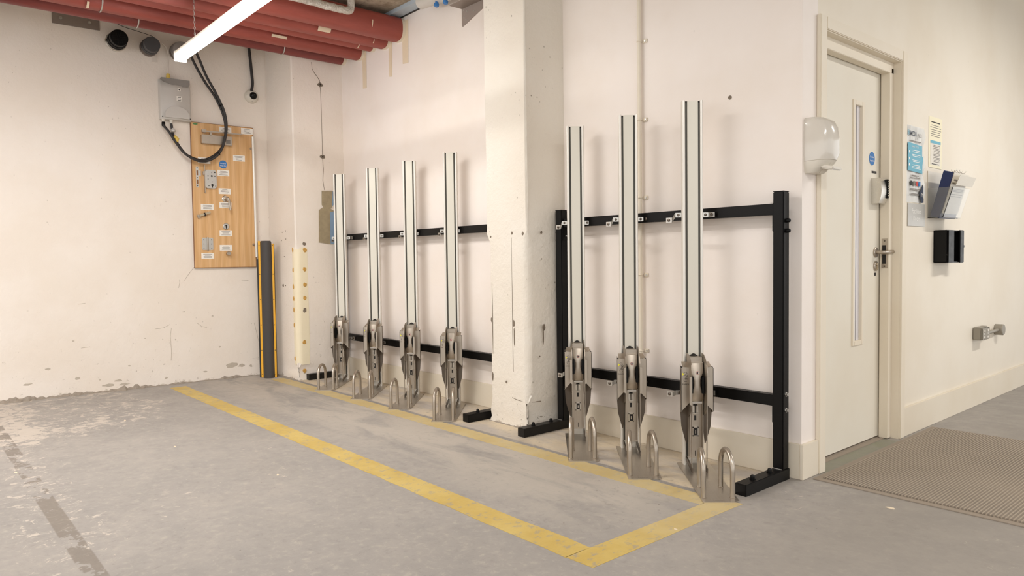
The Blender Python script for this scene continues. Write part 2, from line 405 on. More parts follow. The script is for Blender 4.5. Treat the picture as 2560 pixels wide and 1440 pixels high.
def text(s, size, x, z, y, mat, parent, name='lettering', align='CENTER', sx=1.0, bold=0.0, flat=None, rot=0):
    """flat lettering lying in the local x-z plane, facing local -y"""
    cu = bpy.data.curves.new('t', 'FONT'); cu.body = s; cu.size = size; cu.align_x = align; cu.align_y = 'CENTER'
    cu.offset = bold; cu.resolution_u = 3; cu.space_line = 1.0
    t = bpy.data.objects.new('t', cu); C.objects.link(t); bpy.context.view_layer.update()
    me = bpy.data.meshes.new_from_object(t.evaluated_get(bpy.context.evaluated_depsgraph_get()))
    bpy.data.objects.remove(t); bpy.data.curves.remove(cu)
    for v in me.vertices:
        if flat: v.co = Vector((x+v.co.x*sx, z+v.co.y, y))
        else: v.co = Vector((x+v.co.x*sx, y, z+v.co.y))
    me.materials.clear(); me.materials.append(M[mat]); me.name = name
    o = bpy.data.objects.new(name, me); C.objects.link(o); o.parent = parent; return o
def lines_print(parent, x0, x1, zs, y, h, mat='print', name='print_lines', rnd=0.3):
    m = MB()
    for z in zs:
        w = (x1-x0)*(1-rnd*random.random()); c = (x0+x1)/2
        m.poly([(c-w/2, y, z-h/2), (c+w/2, y, z-h/2), (c+w/2, y, z+h/2), (c-w/2, y, z+h/2)])
    return m.build(name, mat, parent, smooth=False)

# ------------------------------------------------------------------ structure
# the axes: x along the rack wall, y into the depth, z up; the outer wall corner beside the door stands on the origin
H = 2.9
m = MB(); m.poly([(-6, -9, 0), (7, -9, 0), (7, 8, 0), (-6, 8, 0)])
floor = struct(m.build('floor', 'floor', smooth=False))
def LW(s): return -4.7125 + 0.0435*s     # left wall x at depth s
m = MB(); m.prism([(LW(-9), -9), (LW(0.3), 0.3), (LW(0.3)-0.2, 0.3), (LW(-9)-0.2, -9)], 'z', 0, H)
wall_left = struct(m.build('wall_left', 'wall_rough', smooth=False))
m = MB(); m.box(-4.7, 0, 0, 0.14, 0, H)
wall_back = struct(m.build('wall_back', 'wall_smooth', smooth=False))
# wall with the door opening (y 0.185..1.045, z 0..2.02)
m = MB()
m.box(-0.16, 0, 0.14, 0.165, 0, H); m.box(-0.16, 0, 1.065, 8, 0, H); m.box(-0.16, 0, 0.165, 1.065, 2.04, H)
wall_right = struct(m.build('wall_right', 'wall_cream', smooth=False))
m = MB(); m.box(-6, 7, -9, 8, H, H+0.2)
ceiling = struct(m.build('ceiling', 'ceiling', smooth=False))
# small lit room behind the door
m = MB(); m.box(-2.2, -2.1, 0.16, 4, 0, H); m.box(-2.1, -0.16, 3.9, 4, 0, H)
struct(m.build('wall_facilities', 'white', smooth=False))
# pilaster in the left corner
def ring_prof(x0, x1, yf, z, r, jit=0.0, side_dx=0.0, n=7, back=0.02):
    pts = [(x0, back, z), (x0, yf+0.012, z), (x0+0.012, yf, z)]
    mid = (x0+x1)/2
    pts.append((mid, yf, z))
    for k in range(n+1):
        a = -PI/2 + PI/2*k/n; pts.append((x1-r+r*math.cos(a), yf+r+r*math.sin(a), z))
    pts.append((x1+side_dx*0.6, yf*0.4, z)); pts.append((x1+side_dx, back, z))
    return [(p[0]+random.uniform(-jit, jit), p[1]+random.uniform(-jit, jit), z) for p in pts]
m = MB(); rings = []
zs = [0, 0.03, 0.07, 0.11, 0.15, 0.2, 0.5, 0.8, 1.1, 1.16, 1.2, 1.6, 2.0, 2.4, 2.9]
for z in zs:
    r = 0.045 if 0.13 < z < 1.14 else 0.012
    j = 0.006 if z < 0.14 else 0.0015
    rings.append(ring_prof(-4.735, -4.192, -0.463, z, r, j, 0.0))
m.loft(rings); pil = struct(m.build('wall_pilaster', 'wall_rough'))
m = MB(); rings = []
for z in zs:
    r = 0.05 if 0.16 < z < 1.14 else 0.012
    j = 0.007 if z < 0.16 else 0.002
    x0 = -1.908 if z > 1.15 else -1.878
    if z < 0.16: x0 -= 0.02*(1-z/0.16)
    x1 = -1.53 if z > 0.16 else -1.545
    rings.append(ring_prof(x0, x1, -0.252, z, r, j, 0.065))
m.loft(rings); colm = struct(m.build('wall_column', 'column'))
# parts of the worn walls
m = MB(); rr = []
for z in (0.13, 0.3, 0.6, 0.9, 1.125):
    w = 0.006*random.random()
    pts = [(-4.192-0.065-w, -0.4645)]
    for k in range(8):
        a = -PI/2+PI/2*k/7; pts.append((-4.192-0.045+0.0465*math.cos(a), -0.463+0.045+0.0465*math.sin(a)))
    pts.append((-4.1905, -0.463+0.10+w))
    inner = [(p[0]-0.004, p[1]+0.004) for p in pts[::-1]]
    rr.append([(p[0], p[1], z) for p in pts+inner])
m.loft(rr); m.build('corner_bead', 'bead', pil, label='cream corner strip where a guard was glued')
def blob(m, x, y, z, r, axis, rz=None, th=0.004, n=11):
    pts = []
    for k in range(n):
        a = 2*PI*k/n; q = 1+random.uniform(-0.18, 0.18)
        pts.append((r*q*math.cos(a), (rz or r)*q*math.sin(a)))
    if axis == 'x': m.loft([[(x, y+p[0], z+p[1]) for p in pts], [(x+th, y+p[0]*0.8, z+p[1]*0.8) for p in pts]])
    else: m.loft([[(x+p[0], y, z+p[1]) for p in pts], [(x+p[0]*0.8, y-th, z+p[1]*0.8) for p in pts]])
for y, z in ((-.382, 1.103), (-.386, .94), (-.389, .808), (-.392, .696), (-.406, .322), (-.409, .077)):
    m = MB(); blob(m, -4.1905, y, z, 0.017, 'x', 0.019); m.build('glue_dot', 'glue', pil)
for x, z in ((-4.245, 1.104), (-4.246, .935), (-4.247, .793), (-4.247, .691), (-4.248, .597), (-4.248, .467), (-4.25, .18)):
    m = MB(); blob(m, x, -0.4645, z, 0.011, 'y', 0.022); m.build('glue_dot', 'glue', pil)
m = MB(); blob(m, -4.1905, -0.395, 0.594, 0.016, 'x', 0.022); m.build('torn_paint', 'hole', pil)
m = MB(); blob(m, -4.19, -0.386, 1.155, 0.014, 'x', 0.014); m.build('torn_paint', 'hole', pil)
m = MB(); m.prism([(-.215, 1.611), (-.114, 1.616), (-.125, 1.474), (-.137, 1.459), (-.10, 1.44), (-.145, 1.430), (-.145, 1.154), (-.253, 1.168), (-.246, 1.445), (-.204, 1.471), (-.218, 1.491)], 'x', -4.19, -4.186)
m.build('bare_render_patch', 'patch', pil)
m = MB(); m.prism([(-.141, 1.612), (-.108, 1.612), (-.108, 1.495), (-.127, 1.47), (-.141, 1.49)], 'x', -4.1905, -4.1875); m.prism([(-.145, 1.44), (-.077, 1.441), (-.084, 1.155), (-.145, 1.154)], 'x', -4.1905, -4.1872)
m.build('blue_primer_patch', 'bluetape', pil)
for y, z in ((-.207, 2.514), (-.2, 1.902)):
    m = MB(); blob(m, -4.191, y, z, 0.026, 'x', 0.018, 0.006); h = m.build('screw_hole', 'hole', pil)
    m = MB(); m.lathe((-4.186, y, z), (1, 0, 0), [(0, 0.007), (0.004, 0.006)], 12); m.build('screw', 'dark', h)
m = MB(); cr = [(-.282, 2.694), (-.279, 2.64), (-.259, 2.613), (-.235, 2.58), (-.21, 2.554), (-.207, 2.514), (-.203, 2.44), (-.2, 2.352), (-.202, 2.2), (-.199, 2.05), (-.2, 1.909), (-.196, 1.79), (-.199, 1.70), (-.192, 1.62)]
m.tube([(-4.1915, y+random.uniform(-.003, .003), z) for y, z in cr], [0.0028 if 2.51 < z < 2.62 else 0.0018 for y, z in cr], 5); m.build('plaster_crack', 'hole', pil)
for y, z, r in ((-.42, 1.28, .004), (-.31, 1.22, .004)):
    pass
for x, z, r in ((-4.47, 1.19, .006), (-4.42, 1.05, .005), (-4.45, 1.26, .005), (-4.38, 1.27, .006), (-4.38, 1.20, .005), (-4.46, .80, .014), (-4.41, .80, .006)):
    m = MB(); m.lathe((x, -0.463, z), (0, -1, 0), [(0, r), (0.003, r*0.8)], 10); m.build('wall_fixing', 'hole', pil)
# chips and scratches on the left wall
def lblob(s0, z, ry, rz):
    m = MB(); n = 9; P0 = []; P1 = []
    for k in range(n):
        a = 2*PI*k/n; q = 1+random.uniform(-.35, .35); yy = s0+ry*q*math.cos(a); zz = z+rz*q*math.sin(a)
        P0.append((LW(yy)-.001, yy, zz)); P1.append((LW(yy)+.0012, s0+(yy-s0)*.85, z+(zz-z)*.85))
    m.loft([P0, P1]); m.build('paint_chip', 'chip', wall_left, smooth=False)
for s0, z, a, b in ((-2.17, .22, .018, .009), (-1.98, .13, .02, .012), (-1.62, .19, .012, .006), (-1.83, .10, .010, .008), (-1.35, .06, .013, .010), (-.83, .11, .06, .022), (-.74, .10, .03, .015), (-1.70, .08, .03, .012), (-1.78, .05, .05, .012), (-1.66, .045, .04, .010),
                    (-.97, .55, .01, .006), (-1.20, .60, .012, .005), (-1.27, .37, .006, .006), (-2.0, .42, .008, .005), (-1.5, .40, .009, .004), (-.66, .09, .02, .012), (-2.3, .12, .03, .008), (-1.05, .08, .02, .006), (-.92, .28, .01, .007)): lblob(s0, z, a, b)
for pts in (((-1.42, .47), (-1.36, .475), (-1.31, .50)), ((-1.19, .86), (-1.14, .93), (-1.10, .98), (-1.085, 1.0)), ((-1.235, .80), (-1.225, .84), (-1.225, .87)), ((-1.30, .47), (-1.31, .40), (-1.305, .28), (-1.31, .20)), ((-.72, .85), (-.66, .845)), ((-1.96, .70), (-1.91, .705)), ((-1.10, .50), (-1.06, .465), (-1.02, .455)), ((-1.95, .36), (-1.89, .365)), ((-.62, .47), (-.60, .38), (-.585, .30))):
    m = MB(); m.tube([(LW(a)+.0005, a, b) for a, b in pts], 0.0016, 4); m.build('scratch', 'chip', wall_left)
# column marks
for x, y, z, r, rz, ax in ((-1.565, -.252, 1.15, .010, .012, 'y'), (-1.66, -.252, 1.155, .009, .012, 'y'), (-1.86, -.252, 1.14, .007, .007, 'y'), (-1.655, -.2525, .62, .012, .022, 'y'), (-1.650, -.2525, .54, .006, .065, 'y'), (-1.862, -.2525, .63, .007, .016, 'y'), (-1.86, -.2525, .28, .006, .03, 'y'), (-1.73, -.2525, .26, .008, .008, 'y')):
    m = MB(); blob(m, x, y, z, r, ax, rz, 0.002, 13); m.build('paint_chip', 'hole', colm)
for y, z, r, rz in ((-.16, .60, .012, .022), (-.165, .55, .005, .05), (-.17, 1.155, .009, .009), (-.17, 1.0, .004, .004), (-.19, .43, .005, .005)):
    m = MB(); blob(m, -1.5285+(y+.252)*.26*1.0+0.012, y, z, r, 'x', rz, 0.002, 13); m.build('paint_chip', 'hole', colm)
m = MB(); m.tube([(-1.665, -.2535, z) for z in (1.13, .9, .7, .62, .45, .33)], [0.0009, .0012, .002, .002, .0015, .001], 4); m.tube([(-1.853, -.2535, z) for z in (.86, .7, .55, .42)], [0.0008, .002, .002, .0008], 4)
m.build('hairline_crack', 'hole', colm)
m = MB(); m.tube([(-1.675, -.2545, .172), (-1.63, -.255, .165), (-1.575, -.250, .160), (-1.535, -.225, .160), (-1.515, -.17, .162)], 0.0025, 5); m.build('plaster_ledge', 'hole', colm)
# crumbling dark fillets where old walls meet the floor
def fillet(name, a, b, out, parent, w=0.03, h=0.02, n=60):
    a = Vector(a); b = Vector(b); o = Vector(out); m = MB(); R = []
    ph = [random.uniform(0, 6) for _ in range(4)]
    for i in range(n+1):
        p = a.lerp(b, i/n); g = 0.5+0.5*math.sin(i*.11+ph[0])*math.sin(i*.053+ph[1])+0.35*math.sin(i*.31+ph[2])
        g = max(0.15, g); ww = w*(0.4+random.random()*.6)*(0.5+g*1.6); hh = h*(0.25+random.random()*.6)*(0.4+g*1.8)
        R.append([p-o*0.01+Vector((0, 0, 0.0)), p+o*ww+Vector((0, 0, 0.0003)), p+o*ww*0.5+Vector((0, 0, hh*0.5)), p-o*0.004+Vector((0, 0, hh))])
    m.loft(R); return m.build(name, 'crumble', parent, smooth=False)
fillet('crumbling_edge', (LW(-5), -5, 0), (LW(-.47), -.47, 0), (1, -.04, 0), wall_left, 0.024, 0.020, 240)
fillet('crumbling_edge', (-4.73, -.463, 0), (-4.2, -.463, 0), (0, -1, 0), pil, 0.02, 0.012, 40)
fillet('crumbling_edge', (-1.90, -.252, 0), (-1.56, -.252, 0), (0, -1, 0), colm, 0.012, 0.008, 30)
# ceiling board edge and the dark shadow joint above the rack wall
m = MB(); m.box(-4.7, 0, -0.10, -0.012, H-0.03, H); struct(m.build('trim_1', 'insul', smooth=False))
m = MB(); m.box(-4.7, 0, -0.012, 0.0, H-0.035, H-0.001); struct(m.build('trim_2', 'dark', smooth=False))
# skirting boards
def skirt(name, segs, parent=None):
    m = MB()
    for s in segs: m.box(*s, bev=0.002)
    return struct(m.build(name, 'skirting'))
skirt('baseboard_back', [(-4.19, -1.90, -0.016, 0.001, 0, 0.158), (-1.455, 0.0, -0.016, 0.001, 0, 0.158)])
skirt('baseboard_right', [(-0.001, 0.016, -0.016, 0.128, 0, 0.158)])
skirt('baseboard_corridor', [(-0.001, 0.016, 1.112, 7.9, 0, 0.158)])

# ------------------------------------------------------------------ painted floor lines (children of the floor)
def fline(pts, name='floor_marking'):
    m = MB(); m.prism(pts, 'z', 0.0, 0.0012); return m.build(name, 'line', floor, smooth=False)
def jag(x0, x1, y0, y1, n=40, j=0.004, along='x'):
    a = [(x0+(x1-x0)*i/n, y0+random.uniform(-j, j)) for i in range(n+1)]; b = [(x1-(x1-x0)*i/n, y1+random.uniform(-j, j)) for i in range(n+1)]
    p = a+b
    return p if along == 'x' else [(q[1], q[0]) for q in p][::-1]
fline(jag(-4.60, -0.118, -1.372, -1.252), 'floor_marking')
fline([(-0.12, -1.372), (-0.002, -1.366), (0.0, -1.0), (-0.003, -0.72), (0.0, -0.478), (-0.06, -0.492), (-0.115, -0.50), (-0.112, -0.8), (-0.118, -1.252), (-0.12, -1.3)], 'floor_marking')
fline(jag(-4.42, -0.112, -0.612, -0.500), 'floor_marking')

# ------------------------------------------------------------------ the door, its frame and its ironmongery
def dframe(y, z=0): return (0, y, z)
DR = PI/2                                       # local x -> world +y, local -y -> world +x
trim = thing('door_frame', '', '', (0, 0, 0), DR)
for k in ('label', 'category'): del trim[k]
trim.name = 'trim_3'; trim['kind'] = 'structure'
def arch(name, x0, x1, z0, z1):
    m = MB(); m.box(x0, x1, -0.022, -0.0005, z0, z1, 0.003); return m.build(name, 'frame', trim)
arch('architrave', 0.128, 0.187, 0, 2.078); arch('architrave', 1.049, 1.107, 0, 2.078); arch('architrave', 0.1875, 1.0485, 2.022, 2.078)
m = MB(); m.box(1.0445, 1.0655, -0.012, 0.16, 0, 2.018); m.box(0.1645, 0.1855, -0.012, 0.16, 0, 2.018); m.box(0.1645, 1.0655, -0.012, 0.16, 2.018, 2.0405)
m.build('door_lining', 'frame', trim, smooth=False)
m = MB(); m.box(0.998, 1.046, 0.026, 0.072, 0.004, 1.99, 0.002); m.build('door_stop', 'frame', trim)
m = MB(); m.box(0.184, 0.22, 0.026, 0.072, 0.004, 1.99, 0.002); m.build('door_stop', 'frame', trim)
m = MB(); m.box(0.184, 1.046, 0.026, 0.072, 1.962, 2.021, 0.002); m.build('door_stop', 'frame', trim)
m = MB(); m.box(0.185, 1.045, 0.072, 0.16, 0.0, 0.006, 0.001); m.box(0.2, 1.02, 0.045, 0.075, 0.0, 0.004); m.build('threshold_bar', 'mat_edge', trim)
m = MB(); m.box(1.0425, 1.0462, 0.05, 0.06, 1.50, 1.56); m.build('latch_keep', 'dark', trim)
door = thing('door', '', '', (0, 0, 0), DR)
for k in ('label', 'category'): del door[k]
door.name = 'door_1'; door['kind'] = 'structure'
LF = 0.078                                      # leaf face depth
gx0, gx1, gz0, gz1 = 0.695, 0.775, 0.555, 1.765
m = MB()
m.box(0.19, gx0-0.004, LF, LF+0.044, 0.012, 1.985); m.box(gx1+0.004, 1.040, LF, LF+0.044, 0.012, 1.985)
m.box(gx0-0.004, gx1+0.004, LF, LF+0.044, 0.012, gz0-0.004); m.box(gx0-0.004, gx1+0.004, LF, LF+0.044, gz1+0.004, 1.985)
m.build('door_leaf', 'door', door, smooth=False)
m = MB(); q = 0.024
m.box(gx0-q, gx0, LF-0.007, LF+0.02, gz0-q, gz1+q, .002); m.box(gx1, gx1+q, LF-0.007, LF+0.02, gz0-q, gz1+q, .002)
m.box(gx0, gx1, LF-0.007, LF+0.02, gz0-q, gz0, .002); m.box(gx0, gx1, LF-0.007, LF+0.02, gz1, gz1+q, .002)
vf = m.build('glazing_bead', 'frame', door)
m = MB(); m.box(gx0-0.002, gx1+0.002, LF+0.008, LF+0.014, gz0-0.002, gz1+0.002); m.build('glass_pane', 'bright_pane', vf, smooth=False)
m = MB(); m.box(gx0+0.040, gx0+0.0425, LF+0.0065, LF+0.0085, gz0, gz1); m.build('painted_reflection_line', 'print', vf, smooth=False)  # added dark strip paints the reflected reveal edge seen in the glass
m = MB(); m.prism(disc(0.905, 1.508, 0.034, 32, 0.036), 'y', LF-0.0015, LF-0.0002); sg = m.build('round_blue_sign', 'blue', door, label='round blue fire door sign')
text('Fire door', 0.0135, 0.905, 1.516, LF-0.0022, 'whiteink', sg); text('keep shut', 0.0135, 0.905, 1.497, LF-0.0022, 'whiteink', sg)
m = MB(); m.box(0.903, 0.963, LF-0.001, LF-0.0002, 1.432, 1.444); tg = m.build('small_black_plate', 'ink', door)
text('PULL', 0.009, 0.933, 1.438, LF-0.0018, 'print', tg, sx=1.4)
# push-button lock case: curved stainless face
m = MB(); pr = []
for k in range(9):
    t = k/8; z = 1.405-0.135*t; d = 0.040+0.014*math.sin(PI*t); pr.append((LF-d, z))
pr = [(LF, 1.405)]+pr+[(LF, 1.27)]
m.prism(pr, 'x', 0.898, 0.985); lk = m.build('lock_case', 'steel_bright', door, label='brushed stainless push button lock')
m = MB(); m.box(0.964, 0.984, LF-0.059, LF-0.040, 1.298, 1.398, 0.003); kp = m.build('keypad', 'blackp', lk)
for i in range(7):
    for j in (0, 1):
        m = MB(); m.lathe((0.969+0.010*j, LF-0.059, 1.386-0.0125*i), (0, -1, 0), [(0, .0035), (.003, .003)], 8); m.build('keypad_button', 'chrome', lk)
m = MB(); m.lathe((0.985, LF-0.028, 1.287), (1, 0, 0), [(0, .008), (.006, .008), (.007, .005), (.030, .005), (.032, .003)], 14); m.build('turn_knob', 'chrome', lk)
# lever handle
hx, hz = 0.955, 1.012
m = MB(); m.lathe((hx, LF, hz), (0, -1, 0), [(0, .027), (.006, .027), (.009, .024), (.009, .0)], 28); hr = m.build('handle_rose', 'steel', door)
m = MB(); m.tube(smooth_path([(hx, LF, hz), (hx, LF-.04, hz), (hx+.012, LF-.052, hz), (hx+.03, LF-.056, hz), (hx+.08, LF-.056, hz+.002), (hx+.115, LF-.056, hz+.002)], 5), 0.0095, 12); m.build('lever_handle', 'steel', hr)
m = MB(); m.lathe((hx+.002, LF, hz-.074), (0, -1, 0), [(0, .026), (.006, .026), (.009, .023), (.009, .0)], 28); es = m.build('cylinder_rose', 'steel', door)
m = MB(); m.lathe((hx+.002, LF-.009, hz-.066), (0, -1, 0), [(0, .0085), (.003, .0085), (.004, .007)], 16); m.box(hx-.002, hx+.006, LF-.0125, LF-.009, hz-.092, hz-.068, .001); m.build('key_cylinder', 'brass', es)
m = MB(); m.box(hx-.012, hx+.012, LF-.001, LF-.0002, hz-.125, hz-.109); m.build('small_black_label', 'ink', door)
# strike plate in the stop
m = MB(); m.box(0.9962, 0.9982, 0.030, 0.062, 0.925, 1.085, .0004); sp = m.build('strike_plate', 'steel', trim)
m = MB(); m.box(0.9954, 0.9964, 0.040, 0.058, 1.015, 1.050); m.box(0.9954, 0.9964, 0.040, 0.058, 0.950, 1.000); m.build('latch_slot', 'dark', sp, smooth=False)
for z in (1.073, 0.936):
    m = MB(); m.lathe((0.9962, 0.047, z), (-1, 0, 0), [(0, .005), (.0012, .004)], 10); m.build('screw', 'steel_dark', sp)

# ------------------------------------------------------------------ things on the door wall
# towel / soap dispenser
t = thing('towel_dispenser', 'glossy white plastic paper towel dispenser on the wall left of the door', 'towel dispenser', (0, 0.074, 1.362), DR)
def sect(w, d, z, r=0.045, c=0.0):
    pts = []
    a0, a1 = -w/2, w/2
    pts.append((a0, 0.0, z))
    for k in range(7):
        a = PI + PI/2*k/6; pts.append((a0+r+r*math.cos(a), -d+r+r*math.sin(a), z))
    for k in range(7):
        a = -PI/2 + PI/2*k/6; pts.append((a1-r+r*math.cos(a), -d+r+r*math.sin(a), z))
    pts.append((a1, 0.0, z)); return pts
m = MB()
m.loft([sect(0.105, 0.090, 0.046), sect(0.120, 0.108, 0.054), sect(0.126, 0.118, 0.08), sect(0.126, 0.118, 0.15), sect(0.124, 0.112, 0.195), sect(0.120, 0.098, 0.222), sect(0.112, 0.074, 0.238, .035), sect(0.10, 0.052, 0.243, .025)])
m.build('cover', 'plastic', t)
m = MB(); m.loft([sect(0.10, 0.045, 0.0, .02), sect(0.112, 0.06, 0.010, .03), sect(0.120, 0.098, 0.040), sect(0.122, 0.106, 0.052)]); m.build('base', 'plastic2', t)
m = MB(); m.box(-0.045, 0.045, -0.118, -0.060, 0.030, 0.046, .005, Matrix.Rotation(math.radians(12), 4, 'X')); m.build('dispense_lever', 'plastic2', t)
m = MB(); m.loft([[(0.0625, -0.086+p[0], 0.118+p[1]) for p in disc(0, 0, 0.010, 20, 0.024)], [(0.0652, -0.086+p[0], 0.118+p[1]) for p in disc(0, 0, 0.009, 20, 0.022)]]); w = m.build('level_window', 'plastic2', t)
m = MB(); m.loft([[(0.0652, -0.086+p[0], 0.118+p[1]) for p in disc(0, 0, 0.006, 16, 0.017)], [(0.0656, -0.086+p[0], 0.118+p[1]) for p in disc(0, 0, 0.0055, 16, 0.016)]]); m.build('sight_glass', 'dark', w)
# notice with teal panel
t = thing('wall_poster', 'white paper notice with a teal panel beside the door, its corners torn and curling', 'poster', (0, 1.265, 1.285), DR)
m = MB(); N = 8; G = []
for j in range(N+1):
    row = []
    for i in range(N+1):
        x = -0.115+0.23*i/N; z = 0.42*j/N; y = -0.003-0.004*math.sin(i*1.7+j*.6)*.5
        if i == N: y -= 0.018*math.sin(j*1.1)**2
        if j < 3 and i == N: x -= 0.03*(3-j)/3*0.4
        row.append(m.bm.verts.new((x, y, z)))
    G.append(row)
for j in range(N):
    for i in range(N): m.bm.faces.new((G[j][i], G[j][i+1], G[j+1][i+1], G[j+1][i]))
bmesh.ops.solidify(m.bm, geom=m.bm.faces[:], thickness=0.0006)
m.build('paper_sheet', 'paper_bright', t, smooth=False)
m = MB(); m.prism([(-.113, .172), (.095, .165), (.105, .255), (.09, .262), (.088, .318), (-.112, .325)], 'y', -.009, -.0085); pn = m.build('teal_panel', 'teal', t)
text('WHAT TO DO', .014, -.01, .305, -.0096, 'whiteink', pn)
lines_print(pn, -.06, .07, [.286, .277, .262, .254, .232, .224, .205, .196, .188], -.0096, .003, 'whiteink')
for z in (.275, .238, .204):
    m = MB(); m.loft([[(-.09+p[0], -.0095, z+p[1]) for p in disc(0, 0, .008, 10)], [(-.09+p[0]*.9, -.0097, z+p[1]*.9) for p in disc(0, 0, .008, 10)]]); m.build('pictogram', 'whiteink', pn)
text('EMCOR', .036, -.042, .375, -.0088, 'navy2', t, sx=.85, bold=.0006); text('UK', .010, .015, .352, -.0088, 'print', t)
text('FLEX', .026, .055, .372, -.0088, 'print', t)
m = MB()
for i in range(7):
    z = .362+.005*i; w = .006+.012*(1-abs(i-3)/3.5)
    m.poly([(-.100-w/2, -.0088, z), (-.100+w/2, -.0088, z), (-.100+w/2, -.0088, z+.003), (-.100-w/2, -.0088, z+.003)])
m.build('diamond_logo', 'teal', t, smooth=False)
lines_print(t, -.08, .08, [.336], -.0088, .004); lines_print(t, -.07, .06, [.148], -.0088, .005)
for i, (c, x) in enumerate((('ink', -.06), ('print', -.02), ('redink', .02), ('blue', .055))):
    m = MB(); m.box(x-.013, x+.013, -.0092, -.0085, .092, .118); m.build('logo_tile', c, t)
lines_print(t, -.08, .07, [.135, .075, .067, .048, .042], -.0088, .004)
m = MB(); m.prism([(.045, .05), (.098, .105), (.112, .07), (.108, .003), (.075, .0), ], 'y', -.012, -.0112); dn = m.build('navy_corner_print', 'navy2', t)
text('FM', .028, .086, .045, -.0125, 'white', dn)
# cream notice
t = thing('paper_notice', 'tall cream paper notice with a blue band, above the wall file holder', 'notice', (0, 1.575, 1.498), DR)
m = MB(); m.box(-.1, .1, -.003, -.0005, 0, .292); m.build('cream_sheet', 'creampaper', t, smooth=False)
m = MB(); m.box(-.082, .078, -.0036, -.0031, .016, .156); m.build('white_sheet', 'papergrey', t, smooth=False)
m = MB(); m.box(-.082, .078, -.0042, -.0036, .140, .156); m.build('blue_band', 'teal', t, smooth=False)
lines_print(t, -.085, .085, [.262], -.0034, .006, 'ink'); lines_print(t, -.085, .085, [.244, .232, .218, .206, .194, .182], -.0034, .0035)
lines_print(t, -.04, .075, [.130, .122, .112, .104, .096, .086, .078, .07, .06, .052, .044, .036], -.0042, .003); lines_print(t, -.08, .075, [.022], -.0042, .004, 'ink')
# room sign
t = thing('room_sign', 'square grey room sign with white lettering, under the poster', 'sign', (0, 1.295, 1.155), DR)
m = MB(); m.box(-.122, .122, -.005, -.0005, 0, .125, .001); pl = m.build('sign_plate', 'signgrey', t)
text('Facilities', .036, -.005, .082, -.0056, 'whiteink', t, sx=1.15); text('Room', .036, 0, .042, -.0056, 'whiteink', t, sx=1.15)
# document holder with a ring binder
t = thing('wall_file_holder', 'clear acrylic file holder screwed to the wall right of the poster', 'file holder', (0, 1.60, 1.205), DR)
m = MB(); m.box(-.14, .14, -.004, -.0005, .0, .27, .001); m.build('back_plate', 'papergrey', t)
m = MB(); m.box(-.14, .14, -.085, -.004, .0, .004)
m.loft([[(-.14, -.085, .004), (.14, -.085, .004), (.14, -.082, .004), (-.14, -.082, .004)], [(-.14, -.135, .17), (.14, -.135, .17), (.14, -.132, .17), (-.14, -.132, .17)]])
m.loft([[(-.14, -.004, 0), (-.14, -.085, 0), (-.137, -.085, 0), (-.137, -.004, 0)], [(-.14, -.004, .17), (-.14, -.135, .17), (-.137, -.135, .17), (-.137, -.004, .17)]])
m.build('acrylic_pocket', 'acrylic', t, smooth=False)
b = thing('ring_binder', 'navy blue ring binder leaning out of the wall file holder with laminated sheets', 'binder', (0, 1.60, 1.215), DR)
tilt = Matrix.Rotation(math.radians(15), 4, 'X')
def tb(name, mat, a, par, bev=.001):
    m = MB(); m.box(*a, bev=bev, mat=Matrix.Translation((0, -.012, 0)) @ tilt); return m.build(name, mat, par)
tb('back_cover', 'navy', (-.125, .125, -.004, 0, .0, .265), b); tb('front_cover', 'navy', (-.125, .125, -.05, -.046, .0, .262), b); tb('spine', 'navy', (-.128, -.122, -.05, 0, 0, .262), b)
sh = tb('laminated_sheets', 'papergrey', (-.118, .125, -.0545, -.051, .03, .262), b)
m = MB(); m.box(-.118, .150, -.056, -.0545, .205, .262, mat=Matrix.Translation((0, -.012, 0)) @ Matrix.Rotation(math.radians(22), 4, 'X')); fl = m.build('folded_top_sheet', 'papergrey', b)
m = MB()
for zz, x0, x1 in ((.215, -.05, .04), (.2, -.1, -.05), (.196, .06, .1), (.17, -.09, .1), (.163, -.09, .1), (.156, -.09, .1), (.14, -.1, .1), (.128, -.09, .09)):
    m.box(x0, x1, -.0562, -.0558, zz, zz+.004, mat=Matrix.Translation((0, -.012, 0)) @ tilt)
m.build('print_lines', 'print', sh, smooth=False)
m = MB(); m.box(-.09, .1, -.0558, -.0552, .218, .226, mat=Matrix.Translation((0, -.012, 0)) @ tilt); m.build('binder_bar', 'print', sh)
for x in (-.07, -.02, .03, .08):
    m = MB(); m.ring((x, -.115, .262), .014, .0011, (1, 0.2, 0), 14, 5, 0, PI); m.build('binder_ring', 'chrome', b)
# black key box
t = thing('key_cabinet', 'small black plastic key box standing open on the wall below the file holder', 'key box', (0, 1.70, 0.947), DR)
m = MB(); m.box(-.135, .115, -.006, -.0005, 0, .19, .003); m.build('back_panel', 'blackp', t)
m = MB(); m.box(-.135, -.13, -.07, -.004, 0, .19, .002); m.box(-.135, .115, -.07, -.004, 0, .006, .001); m.box(-.135, .115, -.07, -.004, .184, .19, .001); m.build('box_shell', 'blackp', t)
m = MB(); m.box(.10, .115, -.07, -.004, .0, .19, .002); m.build('box_side', 'blackp', t)
m = MB(); m.box(-.128, -.035, -.078, -.07, 0, .19, .003); m.build('fixed_cover', 'blackp', t)
m = MB(); m.box(.06, .125, -.080, -.070, -.002, .192, .003); lid = m.build('sliding_lid', 'blackp', t)
m = MB(); m.box(.125, .14, -.078, -.070, .088, .104, .002); m.build('lid_catch', 'blackp', lid)
for i, z in enumerate((.150, .137, .124, .104, .084, .070, .055, .042)):
    m = MB(); m.box(.028+.003*(i % 2), .040+.003*(i % 2), -.0465, -.0455, z, z+.006); m.build('number_label', 'whiteink', t)
m = MB(); m.box(.018, .05, -.0455, -.0445, .035, .165); m.build('label_strip', 'dark', t)
